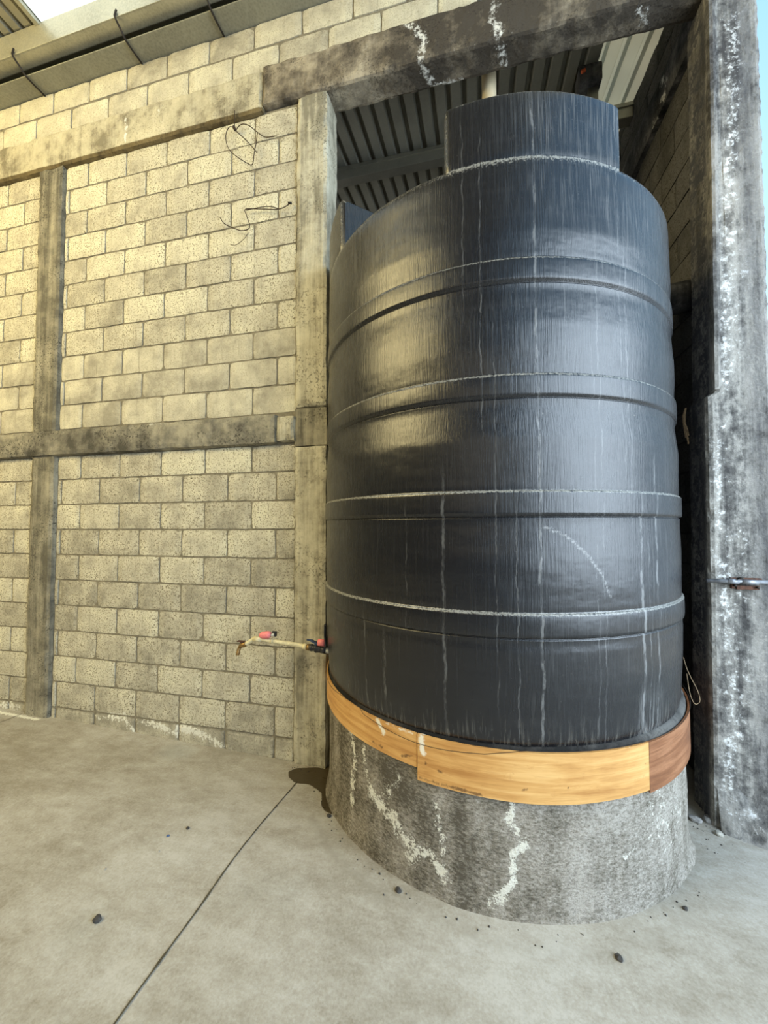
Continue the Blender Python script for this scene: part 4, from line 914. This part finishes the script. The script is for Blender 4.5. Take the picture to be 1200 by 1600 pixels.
pebble(0.800, -0.470, 0.012, M_STONE, 'dark pebble on the floor just below the wet stain', 0.6, 9)
pebble(0.735, -0.20, 0.009, M_STONE2, 'pale crumb in the wet stain beside the plinth', 0.6, 10, 'crumb', 'crumb')
pebble(0.775, -0.36, 0.009, M_STONE2, 'pale crumb at the lower end of the wet stain', 0.6, 11, 'crumb', 'crumb')
pebble(2.865, -0.055, 0.022, M_STONE2, 'pale lump of rubble at the foot of the right pillar', 0.6, 12, 'rubble', 'rubble')
pebble(2.80, 0.03, 0.028, M_RUBBLE, 'grey lump of rubble in the gap between plinth and pillar', 0.6, 13, 'rubble', 'rubble')
pebble(2.865, 0.045, 0.026, M_RUBBLE, 'grey lump of rubble behind the pale one at the pillar foot', 0.7, 14, 'rubble', 'rubble')
rs = random.Random(11); V = []; F = []
for i in range(110):
    k = rs.random()
    if k < 0.45: a = R(rs.uniform(-165, -35)); rd = 1.085+abs(rs.gauss(0, 0.03)); x, y = PCX+rd*math.cos(a), PCY+rd*math.sin(a)
    elif k < 0.65: x, y = rs.uniform(0.36, 0.75), rs.uniform(-0.09, -0.03)
    else: x, y = rs.uniform(2.72, 2.9), rs.uniform(-0.25, 0.15)
    s = rs.uniform(0.002, 0.006); b = len(V); h = fz(x, y)
    for dx, dy, dz in ((1, 0, .2), (0, 1, .2), (-1, 0, .2), (0, -1, .2), (0, 0, 1.2), (0, 0, -.3)): V.append((x+dx*s*rs.uniform(.6, 1.3), y+dy*s*rs.uniform(.6, 1.3), h+dz*s))
    F += [(b, b+1, b+4), (b+1, b+2, b+4), (b+2, b+3, b+4), (b+3, b, b+4), (b+1, b, b+5), (b+2, b+1, b+5), (b+3, b+2, b+5), (b, b+3, b+5)]
o = mesh_obj('grit', V, F, M_STONE); tag(o, 'dark grit scattered on the floor round the plinth and columns', 'grit', kind='stuff')

# ------------------------------------------------------------------ tree outside, its twigs reach past the pillar
t = empty('tree', (9.6, 7.0, 0)); tag(t, 'thin bare-twigged tree outside, glimpsed right of the pillar', 'tree')
o = tube('trunk', [(9.9, 7.0, -0.1), (9.8, 7.0, 3.0), (9.7, 7.0, 6.5), (9.4, 7.0, 10.0)], 0.1, M_TWIG, seg=10, rads=[0.16, 0.12, 0.09, 0.05]); put(o, t)
rs = random.Random(5); V = []; F = []
for i in range(22):
    z0 = rs.uniform(6.8, 12.0); x0 = 9.5-(z0-6.5)*0.05
    pts = [(x0, 7.0, min(z0, 10.0))]
    dx = -rs.uniform(0.1, 0.36)
    for k in range(1, 4): pts.append((x0+dx*3.6*k/3+rs.uniform(-.08, .08), 7.0+rs.uniform(-.3, .3), min(z0, 10)+k*0.28+rs.uniform(-.12, .12)))
    o = tube('twig', pts, 0.01, M_TWIG, seg=5, sub=3, rads=[0.02, 0.014, 0.010, 0.006]); put(o, t)
